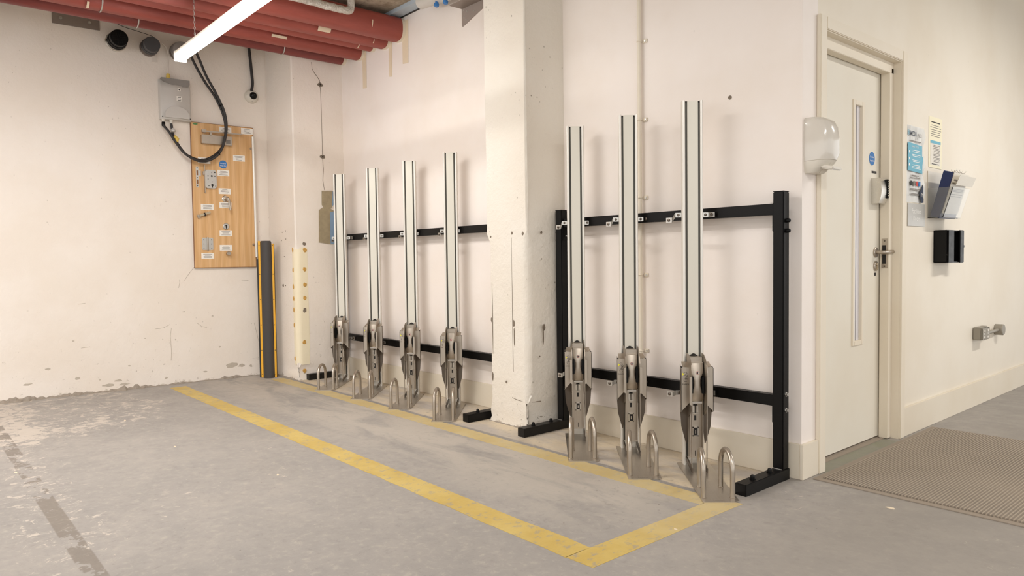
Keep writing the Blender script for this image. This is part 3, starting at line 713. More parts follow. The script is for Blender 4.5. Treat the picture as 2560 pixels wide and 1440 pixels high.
m = MB(); m.tube([(-.02, -.02, .06), (.0, -.04, .03)], .0025, 6); m.build('hanging_key', 'chrome', t)
# grey metal-clad socket and conduit elbow
t = thing('power_socket', 'grey metal-clad wall socket with white paint dabs and a short conduit', 'socket', (0, 2.34, 0.435), DR)
m = MB(); m.box(-.075, .075, -.052, -.0005, 0, .082, .006); m.build('socket_box', 'socket', t)
m = MB(); m.box(-.073, .073, -.058, -.052, .003, .079, .003); fp = m.build('face_plate', 'socket', t)
for x in (-.035, .035):
    m = MB(); m.box(x-.012, x+.012, -.0605, -.058, .052, .068, .001); m.build('rocker_switch', 'plastic2', fp)
    m = MB(); m.box(x-.003, x+.003, -.0588, -.058, .034, .046); m.build('earth_slot', 'whiteink', fp)
    m = MB(); m.box(x-.013, x+.013, -.0592, -.058, .012, .025, .001); m.build('plug_slots', 'plastic2', fp)
m = MB(); m.tube([(.075, -.026, .03), (.2, -.026, .032), (.36, -.024, .035)], .011, 12); m.lathe((.075, -.026, .03), (1, 0, 0), [(0, .016), (.03, .016)], 14); cd = m.build('conduit', 'socket', t)
m = MB(); m.lathe((.40, -.002, .035), (0, -1, 0), [(0, .038), (.045, .038), (.05, .034)], 24); m.build('conduit_box', 'socket', t)
m = MB(); m.box(.075, .115, -.03, -.0005, .05, .082, .002); m.build('saddle_clip', 'socket', t)

# entrance mat
t = thing('entrance_mat', 'large grey brown ribbed entrance mat lying before the door', 'mat', (0.035, 0.035, 0))
m = MB(); m.box(0, 1.3, 0, 1.43, 0.0, 0.004, .001); m.build('mat_border', 'mat_edge', t)
m = MB(); m.box(0.03, 1.27, 0.035, 1.40, 0.003, 0.009, .002); m.build('ribbed_pile', 'mat', t)

# ------------------------------------------------------------------ rack wall fittings
t = thing('conduit_pipe', 'thin white painted conduit running up the wall behind the middle rack', 'conduit', (-0.888, 0, 0.18))
m = MB(); m.tube([(0, -.018, 0), (0, -.018, 2.71)], .0105, 12); m.build('tube', 'frame', t)
for z in (.503, .908, 1.318, 1.728, 2.138):
    m = MB(); m.ring((0, -.018, z-.18), .0125, .0025, (0, 0, 1), 16, 5, 0, 2*PI); m.box(.010, .042, -.006, -.0005, z-.18-.011, z-.18+.011, .004); k = m.build('saddle_clip', 'frame', t)
    m = MB(); m.lathe((.03, -.006, z-.18), (0, -1, 0), [(0, .006), (.003, .005)], 12); m.build('screw', 'galv', k)
for i, (x, z) in enumerate(((-0.358, 1.755),)):
    m = MB(); m.lathe((x, 0, z), (0, -1, 0), [(0, .010), (.003, .009), (.004, .004)], 14); m.build('wall_plug', 'hole', wall_back)

# ------------------------------------------------------------------ black support frames
def frame(name, label, x0, x1, footL, footR, zt=1.282, left_foot_label=None):
    t = thing(name, label, 'frame', (0, 0, 0), 0, 'black steel frames behind the bike racks')
    ys = (-.088, -.038)
    for px, sgn in ((x0, -1), (x1, 1)):
        m = MB(); m.box(px-.025, px+.025, ys[0], ys[1], .05, zt, .003); p = m.build('upright_post', 'black', t)
        m = MB(); m.box(px-.025, px+.025, ys[0], ys[1], zt-.0005, zt+.003, .001); m.build('post_cap', 'black', p)
        a, b = footL if sgn < 0 else footR
        m = MB(); m.box(a, b, -.395, -.035, .0, .05, .002); f = m.build('foot_bar', 'bworn' if sgn < 0 else 'black', t)
        for y in (-.30, -.16):
            c = (a+b)/2
            m = MB(); m.lathe((c, y, .05), (0, 0, 1), [(0, .013), (.003, .013), (.003, .0095), (.011, .0095), (.016, .0085), (.020, .004)], 6 if sgn > 0 else 14); m.build('anchor_bolt', 'blackp', f)
        m = MB(); m.box(a+.006, b-.006, ys[0]-.003, ys[0], .05, .053, .001); m.build('weld_seam', 'galv', f)
        for z, mt in ((1.155, 'blackp'), (1.11, 'blackp'), (.385, 'galv'), (.315, 'galv')):
            m = MB(); m.lathe((px+sgn*.025, -.063, z), (sgn, 0, 0), [(0, .010), (.008, .010), (.016, .0085), (.019, .004)] if mt == 'blackp' else [(0, .011), (.002, .011), (.002, .008), (.009, .008)], 16 if mt == 'blackp' else 6); m.build('post_bolt', mt, p)
    for z0, z1, nm in ((1.182, 1.232, 'top_rail'), (.328, .378, 'bottom_rail')):
        m = MB(); m.box(x0+.031, x1-.031, -.078, -.038, z0, z1, .002); r = m.build(nm, 'black', t)
        for px, s in ((x0+.025, 1), (x1-.025, -1)):
            m = MB(); m.box(min(px, px+s*.007), max(px, px+s*.007), -.082, -.036, z0-.075, z1+.002, .002); e = m.build('end_plate', 'black', r)
            m = MB(); m.lathe((px+s*.006, -.06, z0-.05), (s, 0, 0), [(0, .005), (.012, .004)], 8); m.build('stud', 'galv', e)
    return t
frame('support_frame', 'black steel frame holding the three racks between column and door corner', -1.437, -0.064, (-1.470, -1.414), (-0.090, -0.036))
frame('support_frame', 'black steel frame holding the four racks between corner pilaster and column', -4.163, -1.953, (-4.190, -4.136), (-1.985, -1.925))

# ------------------------------------------------------------------ vertical bike racks (local x right, y back, z up)
def make_rack():
    R = thing('bike_rack', 'x', 'bike rack', (0, 0, 0), math.radians(46.5), 'vertical bike lift racks along the wall')
    cu = .071
    m = MB(); m.prism([(0, .004), (.004, 0), (.132, 0), (.150, .014), (.150, .565), (0, .565)], 'z', 0.0012, .006); bp = m.build('base_plate', 'steel_flat', R)
    text('PARKIS', .011, .068, .018, .0064, 'print', bp, flat=True, sx=1.3)
    for u0, u1 in ((.013, .026), (.132, .118)):
        pts = [(u0, .05, .005), (u0, .05, .115)]
        for k in range(1, 12):
            a = PI*k/12; s = (1-math.cos(a))/2
            pts.append((u0+(u1-u0)*s, .05+.142*s, .115+.072*math.sin(a)))
        pts += [(u1, .192, .115), (u1, .192, .005)]
        m = MB(); m.tube(pts, .0105, 14); m.build('wheel_hoop', 'steel', R)
        m = MB(); m.lathe((u0, .05, .006), (0, 0, 1), [(0, .014), (.002, .011)], 14); m.lathe((u1, .192, .006), (0, 0, 1), [(0, .014), (.002, .011)], 14); m.build('weld_collar', 'steel', R)
    # aluminium post
    m = MB(); h0, h1 = .006, 1.735
    for s in (-1, 1):
        x0, x1 = sorted((cu+s*.0345, cu+s*.048)); m.prism(rrect(x0, x1, .522, .565, .0045, 4), 'z', h0, h1)
    m.box(cu-.034, cu+.034, .552, .565, h0, h1)
    post = m.build('rail_post', 'alu', R)
    m = MB(); m.box(cu-.0345, cu-.0248, .532, .552, h0+.04, h1-.004); m.box(cu+.0248, cu+.0345, .532, .552, h0+.04, h1-.004); m.build('side_groove', 'groove', R, smooth=False)  # grey strips put the depth shade of the grooves into colour
    m = MB(); m.box(cu-.0248, cu+.0248, .5245, .553, h0+.04, h1-.002, .001); cp = m.build('centre_panel', 'panel', R)
    m = MB()
    for s in (-1, 1): m.box(cu+s*.0295-.0035, cu+s*.0295+.0035, .530, .545, h1-.012, h1-.003)
    m.build('top_stop', 'dark', R)
    for s in (-1, 1):
        m = MB(); m.lathe((cu+s*.029, .538, 1.185), (0, -1, 0), [(0, .003), (.002, .0025)], 10); m.build('grub_screw', 'dark', R)
    # brackets tying the post to the rail; the rail face runs at -46.5 degrees in this frame
    A = math.radians(-46.5); rx = Vector((math.cos(A), math.sin(A), 0)); rn = Vector((math.sin(A), -math.cos(A), 0))
    for z in (1.200, .350):
        for s in (-1, 1):
            base = Vector((cu+s*.048, .552, z))
            m = MB()
            x0, x1 = sorted((cu+s*.047, cu+s*.078)); m.box(x0, x1, .549, .552, z-.011, z+.011, .001)
            dz = -0.02 if s < 0 else 0.0
            # tab on the rail
            d = (0.083 if s < 0 else 0.012)
            c0 = Vector((cu+s*.078, .5505, 0)); c1 = c0 + Vector((-.004 if s < 0 else .004, d*0.72, 0))
            if s < 0:
                m.loft([[(c0.x, c0.y-.0015, z-.011), (c0.x, c0.y+.0015, z-.011), (c0.x, c0.y+.0015, z+.011), (c0.x, c0.y-.0015, z+.011)],
                        [(c1.x, c1.y-.0015, z-.011+dz), (c1.x, c1.y+.0015, z-.011+dz), (c1.x, c1.y+.0015, z+.011+dz), (c1.x, c1.y-.0015, z+.011+dz)]])
            e = c1 + rx*(.034*s)
            o2 = rn*.003
            m.loft([[tuple(c1+Vector((0, 0, z-.012+dz))), tuple(c1+o2+Vector((0, 0, z-.012+dz))), tuple(c1+o2+Vector((0, 0, z+.012+dz))), tuple(c1+Vector((0, 0, z+.012+dz)))],
                    [tuple(e+Vector((0, 0, z-.012+dz))), tuple(e+o2+Vector((0, 0, z-.012+dz))), tuple(e+o2+Vector((0, 0, z+.012+dz))), tuple(e+Vector((0, 0, z+.012+dz)))]])
            br = m.build('mounting_bracket', 'galv', R)
            m = MB(); m.lathe((cu+s*.064, .549, z), (0, -1, 0), [(0, .0065), (.003, .0065), (.0045, .004)], 10)
            bc = c1+rx*(.018*s)+o2; m.lathe((bc.x, bc.y, z+dz), tuple(rn), [(0, .0075), (.003, .0075), (.005, .004)], 10); m.build('bracket_bolt', 'steel_dark', br)
    # folded stainless shells either side of the wheel slot
    for s in (-1, 1):
        X = lambda d: cu+s*d
        m = MB()
        fl = [(.036, .487), (.066, .490), (.075, .483), (.075, .280), (.036, .322)]
        m.loft([[(X(a), .440, b) for a, b in fl], [(X(a), .4425, b) for a, b in fl]])
        m.loft([[(X(.075), .440, .483), (X(.0725), .440, .483), (X(.0725), .440, .280), (X(.075), .440, .280)], [(X(.070), .492, .495), (X(.0675), .492, .495), (X(.0675), .492, .265), (X(.070), .492, .265)]])
        m.loft([[(X(.036), .4425, .487), (X(.036), .4425, .484), (X(.066), .4425, .484), (X(.066), .4425, .490)], [(X(.036), .492, .508), (X(.036), .492, .505), (X(.064), .492, .505), (X(.064), .492, .508)]])
        sh = m.build('shell_flange', 'steel', R, smooth=False)
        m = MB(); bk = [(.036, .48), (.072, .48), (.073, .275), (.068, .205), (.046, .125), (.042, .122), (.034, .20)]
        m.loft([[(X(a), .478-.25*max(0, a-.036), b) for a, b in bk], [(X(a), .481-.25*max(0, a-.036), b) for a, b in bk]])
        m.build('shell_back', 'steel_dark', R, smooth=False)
        m = MB(); m.box(*sorted((X(.050), X(.073))), .4405, .466, .4835, .4895, .001); m.build('shell_notch', 'dark', R)
        # guide plate
        g = [(.505, .548), (.46, .545), (.425, .530), (.398, .505), (.388, .470), (.388, .30), (.391, .018), (.404, .018), (.402, .30), (.43, .27), (.505, .24)]
        m = MB(); m.loft([[(X(.0335), a, b) for a, b in g], [(X(.0360), a, b) for a, b in g]]); gp = m.build('guide_plate', 'steel', R, smooth=False)
        m = MB(); lp = [(.0345, .452), (.046, .449), (.046, .325), (.0345, .318)]
        m.loft([[(X(a), .386, b) for a, b in lp], [(X(a), .3885, b) for a, b in lp]]); m.build('guide_lip', 'steel', gp, smooth=False)
        m = MB(); m.loft([[(X(.031), .52, .048), (X(.037), .52, .048), (X(.037), .52, .026), (X(.031), .52, .026)], [(X(.031), .385, .028), (X(.037), .385, .028), (X(.037), .385, .007), (X(.031), .385, .007)]]); m.build('foot_brace', 'steel_dark', R)
        m = MB(); m.box(*sorted((X(.020), X(.031))), .43, .46, .365, .445, .003); m.build('gripper_jaw', 'blackp', R)
    m = MB(); m.box(cu-.031, cu+.031, .488, .491, .05, .50); m.box(cu-.031, cu-.028, .455, .488, .06, .33); m.box(cu+.028, cu+.031, .455, .488, .06, .33)
    ch = m.build('wheel_channel', 'steel', R, smooth=False)
    for z0, z1, w in ((.300, .306, .018), (.262, .300, .003), (.230, .252, .009), (.060, .085, .0025)):
        m = MB(); m.box(cu-w/2, cu+w/2, .4855, .488, z0, z1); m.build('slot', 'dark', ch)
    m = MB(); m.box(cu-.013, cu-.008, .482, .488, .268, .298); m.box(cu+.008, cu+.013, .482, .488, .268, .298); m.box(cu-.013, cu+.013, .481, .4825, .262, .266); m.build('catch_clip', 'chrome', ch)
    m = MB(); m.box(cu-.014, cu-.009, .478, .488, .155, .200); m.box(cu+.009, cu+.014, .478, .488, .155, .200); m.box(cu-.014, cu+.014, .478, .488, .195, .200); m.box(cu-.014, cu+.014, .478, .488, .155, .160); lf = m.build('latch_frame', 'chrome', R, smooth=False)
    m = MB(); m.box(cu-.009, cu+.009, .484, .487, .160, .195); m.build('latch_recess', 'dark', lf)
    m = MB(); m.box(cu-.002, cu+.002, .480, .484, .168, .184); m.build('latch_pin', 'chrome', lf)
    # hourglass wheel cradle
    hg = [(.505, .029, .452), (.485, .029, .446), (.462, .026, .440), (.445, .019, .436), (.425, .014, .434), (.400, .014, .433), (.380, .020, .434), (.360, .027, .437), (.338, .029, .442), (.326, .024, .446)]
    m = MB(); m.loft([[(cu-w, y+.004, z), (cu-w*.5, y, z), (cu+w*.5, y, z), (cu+w, y+.004, z), (cu+w, y+.007, z), (cu-w, y+.007, z)] for z, w, y in hg]); cr = m.build('wheel_cradle', 'steel', R)
    m = MB(); m.box(cu-.023, cu+.023, .441, .446, .318, .327, .001); m.build('cradle_lip', 'chrome', cr)
    m = MB(); m.box(cu-.030, cu+.030, .452, .525, .505, .508, .001); m.box(cu-.030, cu+.030, .470, .474, .505, .530, .001); m.box(cu-.030, cu+.030, .474, .525, .527, .530, .001); m.build('cradle_top', 'steel', R)
    m = MB(); m.prism([(cu-.020, .531), (cu-.006, .541), (cu, .543), (cu+.006, .541), (cu+.020, .531)], 'y', .520, .5243); m.build('arrow_mark', 'dark', R)
    m = MB(); m.prism(disc(cu+.001, .462, .0075), 'y', .4375, .4385); st = m.build('warning_sticker', 'whiteink', R)
    m = MB(); m.ring((cu+.001, .4374, .462), .0068, .0009, (0, 1, 0), 20, 4); m.build('sticker_ring', 'redink', st)
    m = MB(); m.prism([(cu-.003, .458), (cu+.0035, .457), (cu+.004, .465), (cu, .4665), (cu-.003, .464)], 'y', .4366, .4374); m.build('sticker_symbol', 'ink', st)
    # cycle emblem and lettering on the left flange
    q = R.children
    bx, y = cu-.0545, .4394
    m = MB(); r = .0007
    m.ring((bx, y, .458), .0078, r, (0, 1, 0), 20, 4, .9, 2*PI+.2); m.ring((bx+.001, y, .428), .0078, r, (0, 1, 0), 20, 4, .4, 2*PI-.3)
    m.tube([(bx, y, .458), (bx+.004, y, .447), (bx+.011, y, .448)], r, 4); m.tube([(bx+.004, y, .447), (bx+.001, y, .441), (bx+.001, y, .428)], r, 4); m.tube([(bx+.008, y, .443), (bx+.009, y, .452), (bx+.013, y, .4535)], r, 4); m.tube([(bx+.001, y, .441), (bx+.011, y, .433), (bx+.012, y, .438)], r, 4)
    m.build('cycle_emblem', 'ink', R)
    m = MB(); m.prism([(bx-.0135, .463), (bx-.0045, .4565), (bx-.0135, .450)], 'y', .4388, .4398); m.build('yellow_arrow', 'hazard', R)
    text('PARKIS', .0085, bx+.001, .409, .4392, 'ink', R, sx=1.15, bold=.0001)
    return R
proto = make_rack()
ORD = [((-.116, -.586), 46.5, 'bike rack nearest the door, beside the bare upright of the black frame'),
       ((-.520, -.568), 46.5, 'middle one of the three bike racks right of the column, hiding the conduit'),
       ((-.905, -.560), 46.5, 'bike rack just right of the white column, first of the near three'),
       ((-2.103, -.552), 46.0, 'bike rack just left of the white column, tallest looking of the far four'),
       ((-2.612, -.553), 46.0, 'second bike rack left of the white column'),
       ((-3.115, -.560), 47.0, 'bike rack second from the corner pilaster'),
       ((-3.635, -.586), 46.0, 'farthest bike rack, in front of the corner pilaster with the blue patch')]
for i, (p, a, lab) in enumerate(ORD):
    r = proto if i == 0 else copy_tree(proto)
    r.location = (p[0], p[1], 0); r.rotation_euler = (0, 0, math.radians(a)); r['label'] = lab

# ------------------------------------------------------------------ red pipes under the ceiling
def pipe(name, label, cx, cz, r, mat, sq=2.0, collar=True, yend=-0.0):
    t = thing(name, label, 'pipe', (cx, 0, cz), 0, 'red pipes under the ceiling')
    n = 40
    def ring(y, rr):
        out = []
        for k in range(n):
            a = 2*PI*k/n; c, s = math.cos(a), math.sin(a)
            out.append((math.copysign(abs(c)**(2/sq), c)*rr, y, math.copysign(abs(s)**(2/sq), s)*rr))
        return out
    m = MB(); m.loft([ring(-9, r)]+[ring(-9+.5*i, r) for i in range(1, 18)]+[ring(-0.030, r)]); m.build('pipe_run', mat, t)
    m = MB(); m.loft([ring(-0.030, r*.97), ring(0.0, r*.99)]); m.build('wall_sleeve', 'frame', t)
    return t
def strip(t, x0, x1, z0, z1, y=-.004):
    m = MB(); m.prism([(x0, z0), (x1-.008, z0-.006), (x1, z1), (x0, z1)], 'y', y, y+.003); return m.build('hanging_tape', 'tape', t)
def dab(t, y, a, r, w=.03, l=.02):
    m = MB(); pts = []
    for k in range(4):
        aa = a-w/2/r+w/r*k/3; pts.append((math.cos(aa)*r, math.sin(aa)*r))
    m.loft([[(p[0]*1.004, y, p[1]*1.004) for p in pts]+[(p[0]*1.012, y, p[1]*1.012) for p in pts[::-1]], [(p[0]*1.004, y+l, p[1]*1.004) for p in pts]+[(p[0]*1.012, y+l, p[1]*1.012) for p in pts[::-1]]])
    return m.build('pale_tape_scrap', 'tape', t)
p1 = pipe('ceiling_pipe', 'widest red pipe, nearest of five, with the foil wrapped pipe crossing it', -3.238, 2.775, .088, 'pipe', 2.7)
strip(p1, .035, .118, -.26, .06)
p2 = pipe('ceiling_pipe', 'second red pipe from the room, between the widest pipe and the one with a collar', -3.440, 2.757, .077, 'pipe', 2.7)
strip(p2, .038, .085, -.30, -.0)
p3 = pipe('ceiling_pipe', 'middle red pipe of five, with a white sleeve where it enters the wall', -3.640, 2.765, .062, 'pipe')
p4 = pipe('ceiling_pipe', 'fourth red pipe, with the longest tape strip hanging at the wall', -3.850, 2.752, .073, 'pipe', 2.7)
strip(p4, .030, .095, -.31, -.01)
p5 = pipe('ceiling_pipe', 'dark red lowest pipe, nearest the left wall, hung on pale clips', -4.140, 2.757, .055, 'pipe_dark')
dab(p1, -.30, -.25, .1, .05, .006); dab(p2, -.62, -.55, .094, .045, .10); dab(p4, -.80, -.40, .088, .02, .12); dab(p3, -.16, -.9, .062, .05, .008); dab(p2, -.16, -.7, .094, .03, .006)
dab(p4, -2.02, -.9, .088, .05, .015)
for y in (-1.64, -.56):
    m = MB(); m.ring((0, y, 0), .058, .005, (0, 1, 0), 26, 6); m.tube([(0.045, y, .04), (0.05, y, .143)], .004, 8); k = m.build('pipe_clip', 'galv', p5)
    m = MB(); m.box(.036, .060, y-.008, y+.008, .04, .055, .002); m.build('clip_bolt', 'galv', k)
m = MB(); m.ring((0, -1.93, 0), .078, .005, (0, 1, 0), 26, 6); m.build('pipe_clip', 'galv', p4)
# foil wrapped pipe loop
t = thing('foil_wrapped_pipe', 'silver foil wrapped pipe loop hanging in front of the widest red pipe', 'pipe', (-2.985, 0, 2.7))
m = MB(); pth = smooth_path([(0, -3.2, .045), (0, -2.0, .045), (0, -1.2, .04), (0, -.9, .042), (0, -.75, .038), (0, -.62, .036), (0, -.570, .040), (0, -.556, .07), (0, -.556, .13), (0, -.556, .19)], 5)
m.tube([p+Vector((random.uniform(-.002, .002), 0, random.uniform(-.002, .002))) for p in pth], [.024+.003*random.random() for _ in pth], 14); m.build('lower_run', 'foil', t)
m = MB(); pth = smooth_path([(-.03, -3.2, .135), (-.03, -1.2, .135), (-.03, -.8, .135), (-.02, -.6, .14)], 6)
m.tube(pth, [.022+.003*random.random() for _ in pth], 12); m.build('upper_run', 'foil', t)
m = MB(); m.tube([(-.01, -.80, .05), (-.02, -.80, .13)], .018, 10); m.build('cross_piece', 'foil', t)
# grey bracket and valve fittings left of the column head
t = thing('ceiling_bracket', 'dark grey perforated steel bracket hanging just left of the column top', 'bracket', (-2.10, -.22, 2.49))
m = MB(); m.prism([(-.055, .010), (-.050, .0), (-.042, .0), (.16, .062), (.16, .12), (-.055, .115)], 'y', -.004, .0); k = m.build('bracket_plate', 'plate_grey', t)
for x, z in ((-.035, .1), (.0, .085), (-.03, .055), (-.01, .035), (.07, .07)):
    m = MB(); m.lathe((x, -.004, z), (0, -1, 0), [(0, .005), (.002, .004)], 8); m.build('bracket_hole', 'galv', k)
m = MB(); m.box(-.055, .16, -.10, .0, .112, .116, .001); m.build('bracket_top', 'plate_grey', t)
m = MB(); m.tube([(-.02, -.002, .3), (-.02, -.002, .41)], .006, 8); m.build('hanger_rod', 'galv', t)
t = thing('grey_pipe_fitting', 'grey pipe with two blue valve caps at the top left of the column', 'pipe fitting', (-2.26, -.16, 2.75))
m = MB(); m.tube([(-.45, 0, .06), (-.1, 0, .03), (.10, 0, .015), (.33, 0, .0)], .045, 20); m.build('grey_pipe', 'greybox', t)
for x, zz in ((-.235, -.012), (-.13, -.022)):
    m = MB(); m.lathe((x, -.012, zz+.03), (0, -.2, -1), [(0, .012), (.03, .012), (.03, .018), (.045, .018), (.05, .012)], 14); m.build('blue_valve_cap', 'blue', t)

# ------------------------------------------------------------------ hanging LED batten
t = thing('led_batten_light', 'lit white LED batten light hanging on a chain below the red pipes', 'light', (-3.64, -1.5, 2.385))
m = MB(); m.box(0.0, 1.9, -.036, .036, .022, .058, .006); hs = m.build('housing', 'plastic2', t)
m = MB(); pr = [(-.040, .030)]+[(.040*math.cos(PI+PI*k/14), .030-.042*math.sin(PI*k/14)) for k in range(1, 14)]+[(.040, .030)]
m.prism(pr, 'x', .006, 1.894); m.build('diffuser', 'led', t)
m = MB(); m.box(-.006, .006, -.041, .041, -.014, .056, .004); m.build('end_cap', 'plastic2', t)
for x in (.3, .62, .94, 1.26):
    m = MB(); m.box(x-.008, x+.008, .036, .046, .018, .046, .002); m.build('diffuser_clip', 'plastic2', t)
def chain(x, z0, z1):
    m = MB(); n = int((z1-z0)/.019)
    for i in range(n):
        z = z0+.0095+.019*i; nx = (1, 0, 0) if i % 2 else (0, 1, 0); side = Vector((0, 1, 0)) if i % 2 else Vector((1, 0, 0))
        pts = [Vector((x, 0, z))+side*(.0045*math.cos(a))+Vector((0, 0, .0115*math.sin(a))) for a in [2*PI*k/10 for k in range(10)]]
        m.tube(pts+[pts[0]], .0014, 5, caps=False)
    return m.build('chain', 'galv', t)
chain(.315, .070, .51); chain(1.6, .070, .51)
m = MB(); m.box(.295, .335, -.012, .012, .056, .074, .003); m.build('chain_hook', 'galv', t)

# ------------------------------------------------------------------ things on the left wall (local x along the wall, -y towards the room)
LR = math.radians(90)-math.atan(0.0435)
def lw(s, z): return (LW(s), s, z)
t = thing('door_hardware_board', 'oak veneer sample board screwed to the left wall, showing door ironmongery', 'display board', lw(-.85, .965), LR)
m = MB(); m.box(-.255, .255, -.02, 0, 0, 1.215, .001); m.build('oak_panel', 'oak', t)
m = MB(); m.box(-.258, -.255, -.0205, 0, -.003, 1.218); m.box(.255, .258, -.0205, 0, -.003, 1.218); m.box(-.258, .258, -.0205, 0, -.003, 0); m.box(-.258, .258, -.0205, 0, 1.215, 1.218); m.build('edge_band', 'oak_edge', t, smooth=False)
def card(s0, s1, z0, z1):
    a, b, c, d = s0+.85, s1+.85, z0-.965, z1-.965
    m = MB(); m.box(a, b, -.0212, -.02, c, d); k = m.build('label_card', 'white', t, smooth=False)
    n = 4; hh = d-c
    lines_print(k, a+.012, b-.012, [c+hh*(i+1)/(n+1) for i in range(n)], -.0216, .0032, 'print', rnd=.45)
for a in ((-.878, -.776, 2.113, 2.165), (-.694, -.592, 2.120, 2.173), (-.768, -.668, 1.882, 1.934), (-1.057, -.957, 1.842, 1.892), (-.903, -.804, 1.746, 1.796),
          (-.896, -.795, 1.592, 1.641), (-.894, -.793, 1.473, 1.523), (-1.045, -.941, 1.453, 1.501), (-.899, -.795, 1.232, 1.283), (-.901, -.798, 1.108, 1.157), (-1.052, -.950, 1.040, 1.088)): card(*a)
X = lambda s: s+.85
Z = lambda z: z-.965
m = MB(); m.prism(disc(X(-.853), Z(1.845), .034, 32), 'y', -.0214, -.02); k = m.build('round_blue_sign', 'blue', t)
text('Fire door', .0135, X(-.853), Z(1.853), -.0219, 'whiteink', k); text('keep shut', .0135, X(-.853), Z(1.834), -.0219, 'whiteink', k)
m = MB(); m.box(X(-1.032), X(-.784), -.062, -.02, Z(2.006), Z(2.080), .003); k = m.build('door_closer', 'steel', t)
m = MB(); m.box(X(-.835), X(-.80), -.0628, -.062, Z(2.018), Z(2.050)); m.build('closer_stamp', 'print', k)
m = MB(); m.box(X(-1.035), X(-1.0), -.085, -.060, Z(2.095), Z(2.120), .003, ); m.box(X(-1.03), X(-.70), -.080, -.072, Z(2.100), Z(2.112), .002, Matrix.Translation((0, 0, 0))); m.box(X(-.97), X(-.955), -.076, -.06, Z(2.076), Z(2.10), .001); m.build('closer_arm', 'steel', t)
m = MB(); m.tube([(X(-.606), -.075, Z(1.05)), (X(-.612), -.075, Z(2.095))], .0115, 14); k = m.build('pull_bar', 'alu', t)
for z in (2.0, 1.16):
    m = MB(); m.tube([(X(-.611), -.02, Z(z)), (X(-.611), -.075, Z(z))], .007, 10); m.lathe((X(-.611), -.02, Z(z)), (0, -1, 0), [(0, .012), (.004, .012)], 14); m.build('bar_mount', 'steel', k)
m = MB(); m.prism(rrect(X(-1.077), X(-1.056), Z(1.638), Z(1.814), .009), 'y', -.0235, -.02); m.box(X(-1.056), X(-1.038), -.0235, -.0225, Z(1.735), Z(1.782), .0005); k = m.build('strike_plate', 'galv', t)
m = MB(); m.box(X(-1.072), X(-1.060), -.0242, -.0234, Z(1.74), Z(1.78)); m.box(X(-1.072), X(-1.060), -.0242, -.0234, Z(1.665), Z(1.705)); m.build('latch_opening', 'oak_edge', k)
for z in (1.802, 1.720, 1.652):
    m = MB(); m.lathe((X(-1.066), -.0235, Z(z)), (0, -1, 0), [(0, .004), (.001, .003)], 10); m.build('screw', 'dark', k)
m = MB(); m.prism(rrect(X(-1.008), X(-.916), Z(1.634), Z(1.790), .022), 'y', -.040, -.02); k = m.build('lock_body', 'galv', t)
m = MB(); m.box(X(-1.013), X(-1.008), -.042, -.02, Z(1.595), Z(1.83), .0005); m.build('forend', 'steel', k)
m = MB(); m.box(X(-1.024), X(-1.013), -.036, -.024, Z(1.745), Z(1.775), .001); m.build('latch_bolt', 'steel', k)
for x, z, r in ((-.985, 1.738, .005), (-.955, 1.738, .008), (-.93, 1.738, .005), (-.985, 1.712, .004), (-.930, 1.770, .006), (-.955, 1.765, .003), (-.95, 1.69, .003), (-.98, 1.655, .004), (-.925, 1.655, .004)):
    m = MB(); m.lathe((X(x), -.040, Z(z)), (0, -1, 0), [(0, r), (.0008, r)], 12); m.build('case_hole', 'dark', k)
m = MB(); m.lathe((X(-.952), -.040, Z(1.662)), (0, -1, 0), [(0, .010), (.001, .010)], 14); m.box(X(-.956), X(-.948), -.041, -.040, Z(1.64), Z(1.66)); m.build('cylinder_hole', 'dark', k)
m = MB(); m.lathe((X(-.846), -.02, Z(1.552)), (0, -1, 0), [(0, .027), (.007, .027), (.010, .023)], 24); k = m.build('handle_rose', 'chrome', t)
m = MB(); m.tube(smooth_path([(X(-.846), -.02, Z(1.552)), (X(-.842), -.06, Z(1.554)), (X(-.832), -.075, Z(1.548)), (X(-.824), -.075, Z(1.50)), (X(-.818), -.075, Z(1.452))], 5), .0095, 12); m.build('lever_handle', 'steel', k)
R_ = Matrix.Translation((X(-1.02), -.034, Z(1.415))) @ Matrix.Rotation(math.radians(-20), 4, 'Y')
m = MB(); m.box(-.048, .050, -.012, .012, -.008, .010, .004, R_); k = m.build('euro_cylinder', 'brass', t)
m = MB(); m.box(-.004, .006, -.014, .013, -.018, .012, .002, R_); m.build('cylinder_cam', 'dark', k)
m = MB(); m.box(-.062, -.046, -.009, .009, -.02, .014, .005, R_); m.build('thumb_turn', 'steel', k)
m = MB(); m.lathe((X(-.844), -.02, Z(1.316)), (0, -1, 0), [(0, .027), (.006, .027), (.009, .023)], 24); k = m.build('keyhole_rose', 'galv', t)
m = MB(); m.lathe((X(-.844), -.029, Z(1.322)), (0, -1, 0), [(0, .0075), (.0012, .0075)], 14); m.box(X(-.848), X(-.840), -.0302, -.029, Z(1.298), Z(1.32)); m.build('keyhole', 'dark', k)
m = MB(); m.prism(rrect(X(-1.043), X(-1.003), Z(1.113), Z(1.218), .009), 'y', -.0235, -.02); m.prism(rrect(X(-.995), X(-.954), Z(1.113), Z(1.218), .009), 'y', -.0235, -.02); k = m.build('butt_hinge', 'galv', t)
m = MB(); m.tube([(X(-.999), -.028, Z(1.108)), (X(-.999), -.028, Z(1.222))], .0065, 12); m.build('hinge_knuckle', 'steel', k)
for x in (-1.03, -.968):
    for z in (1.20, 1.165, 1.13):
        m = MB(); m.lathe((X(x), -.0235, Z(z)), (0, -1, 0), [(0, .004), (.0008, .004)], 10); m.build('hinge_screw', 'dark', k)
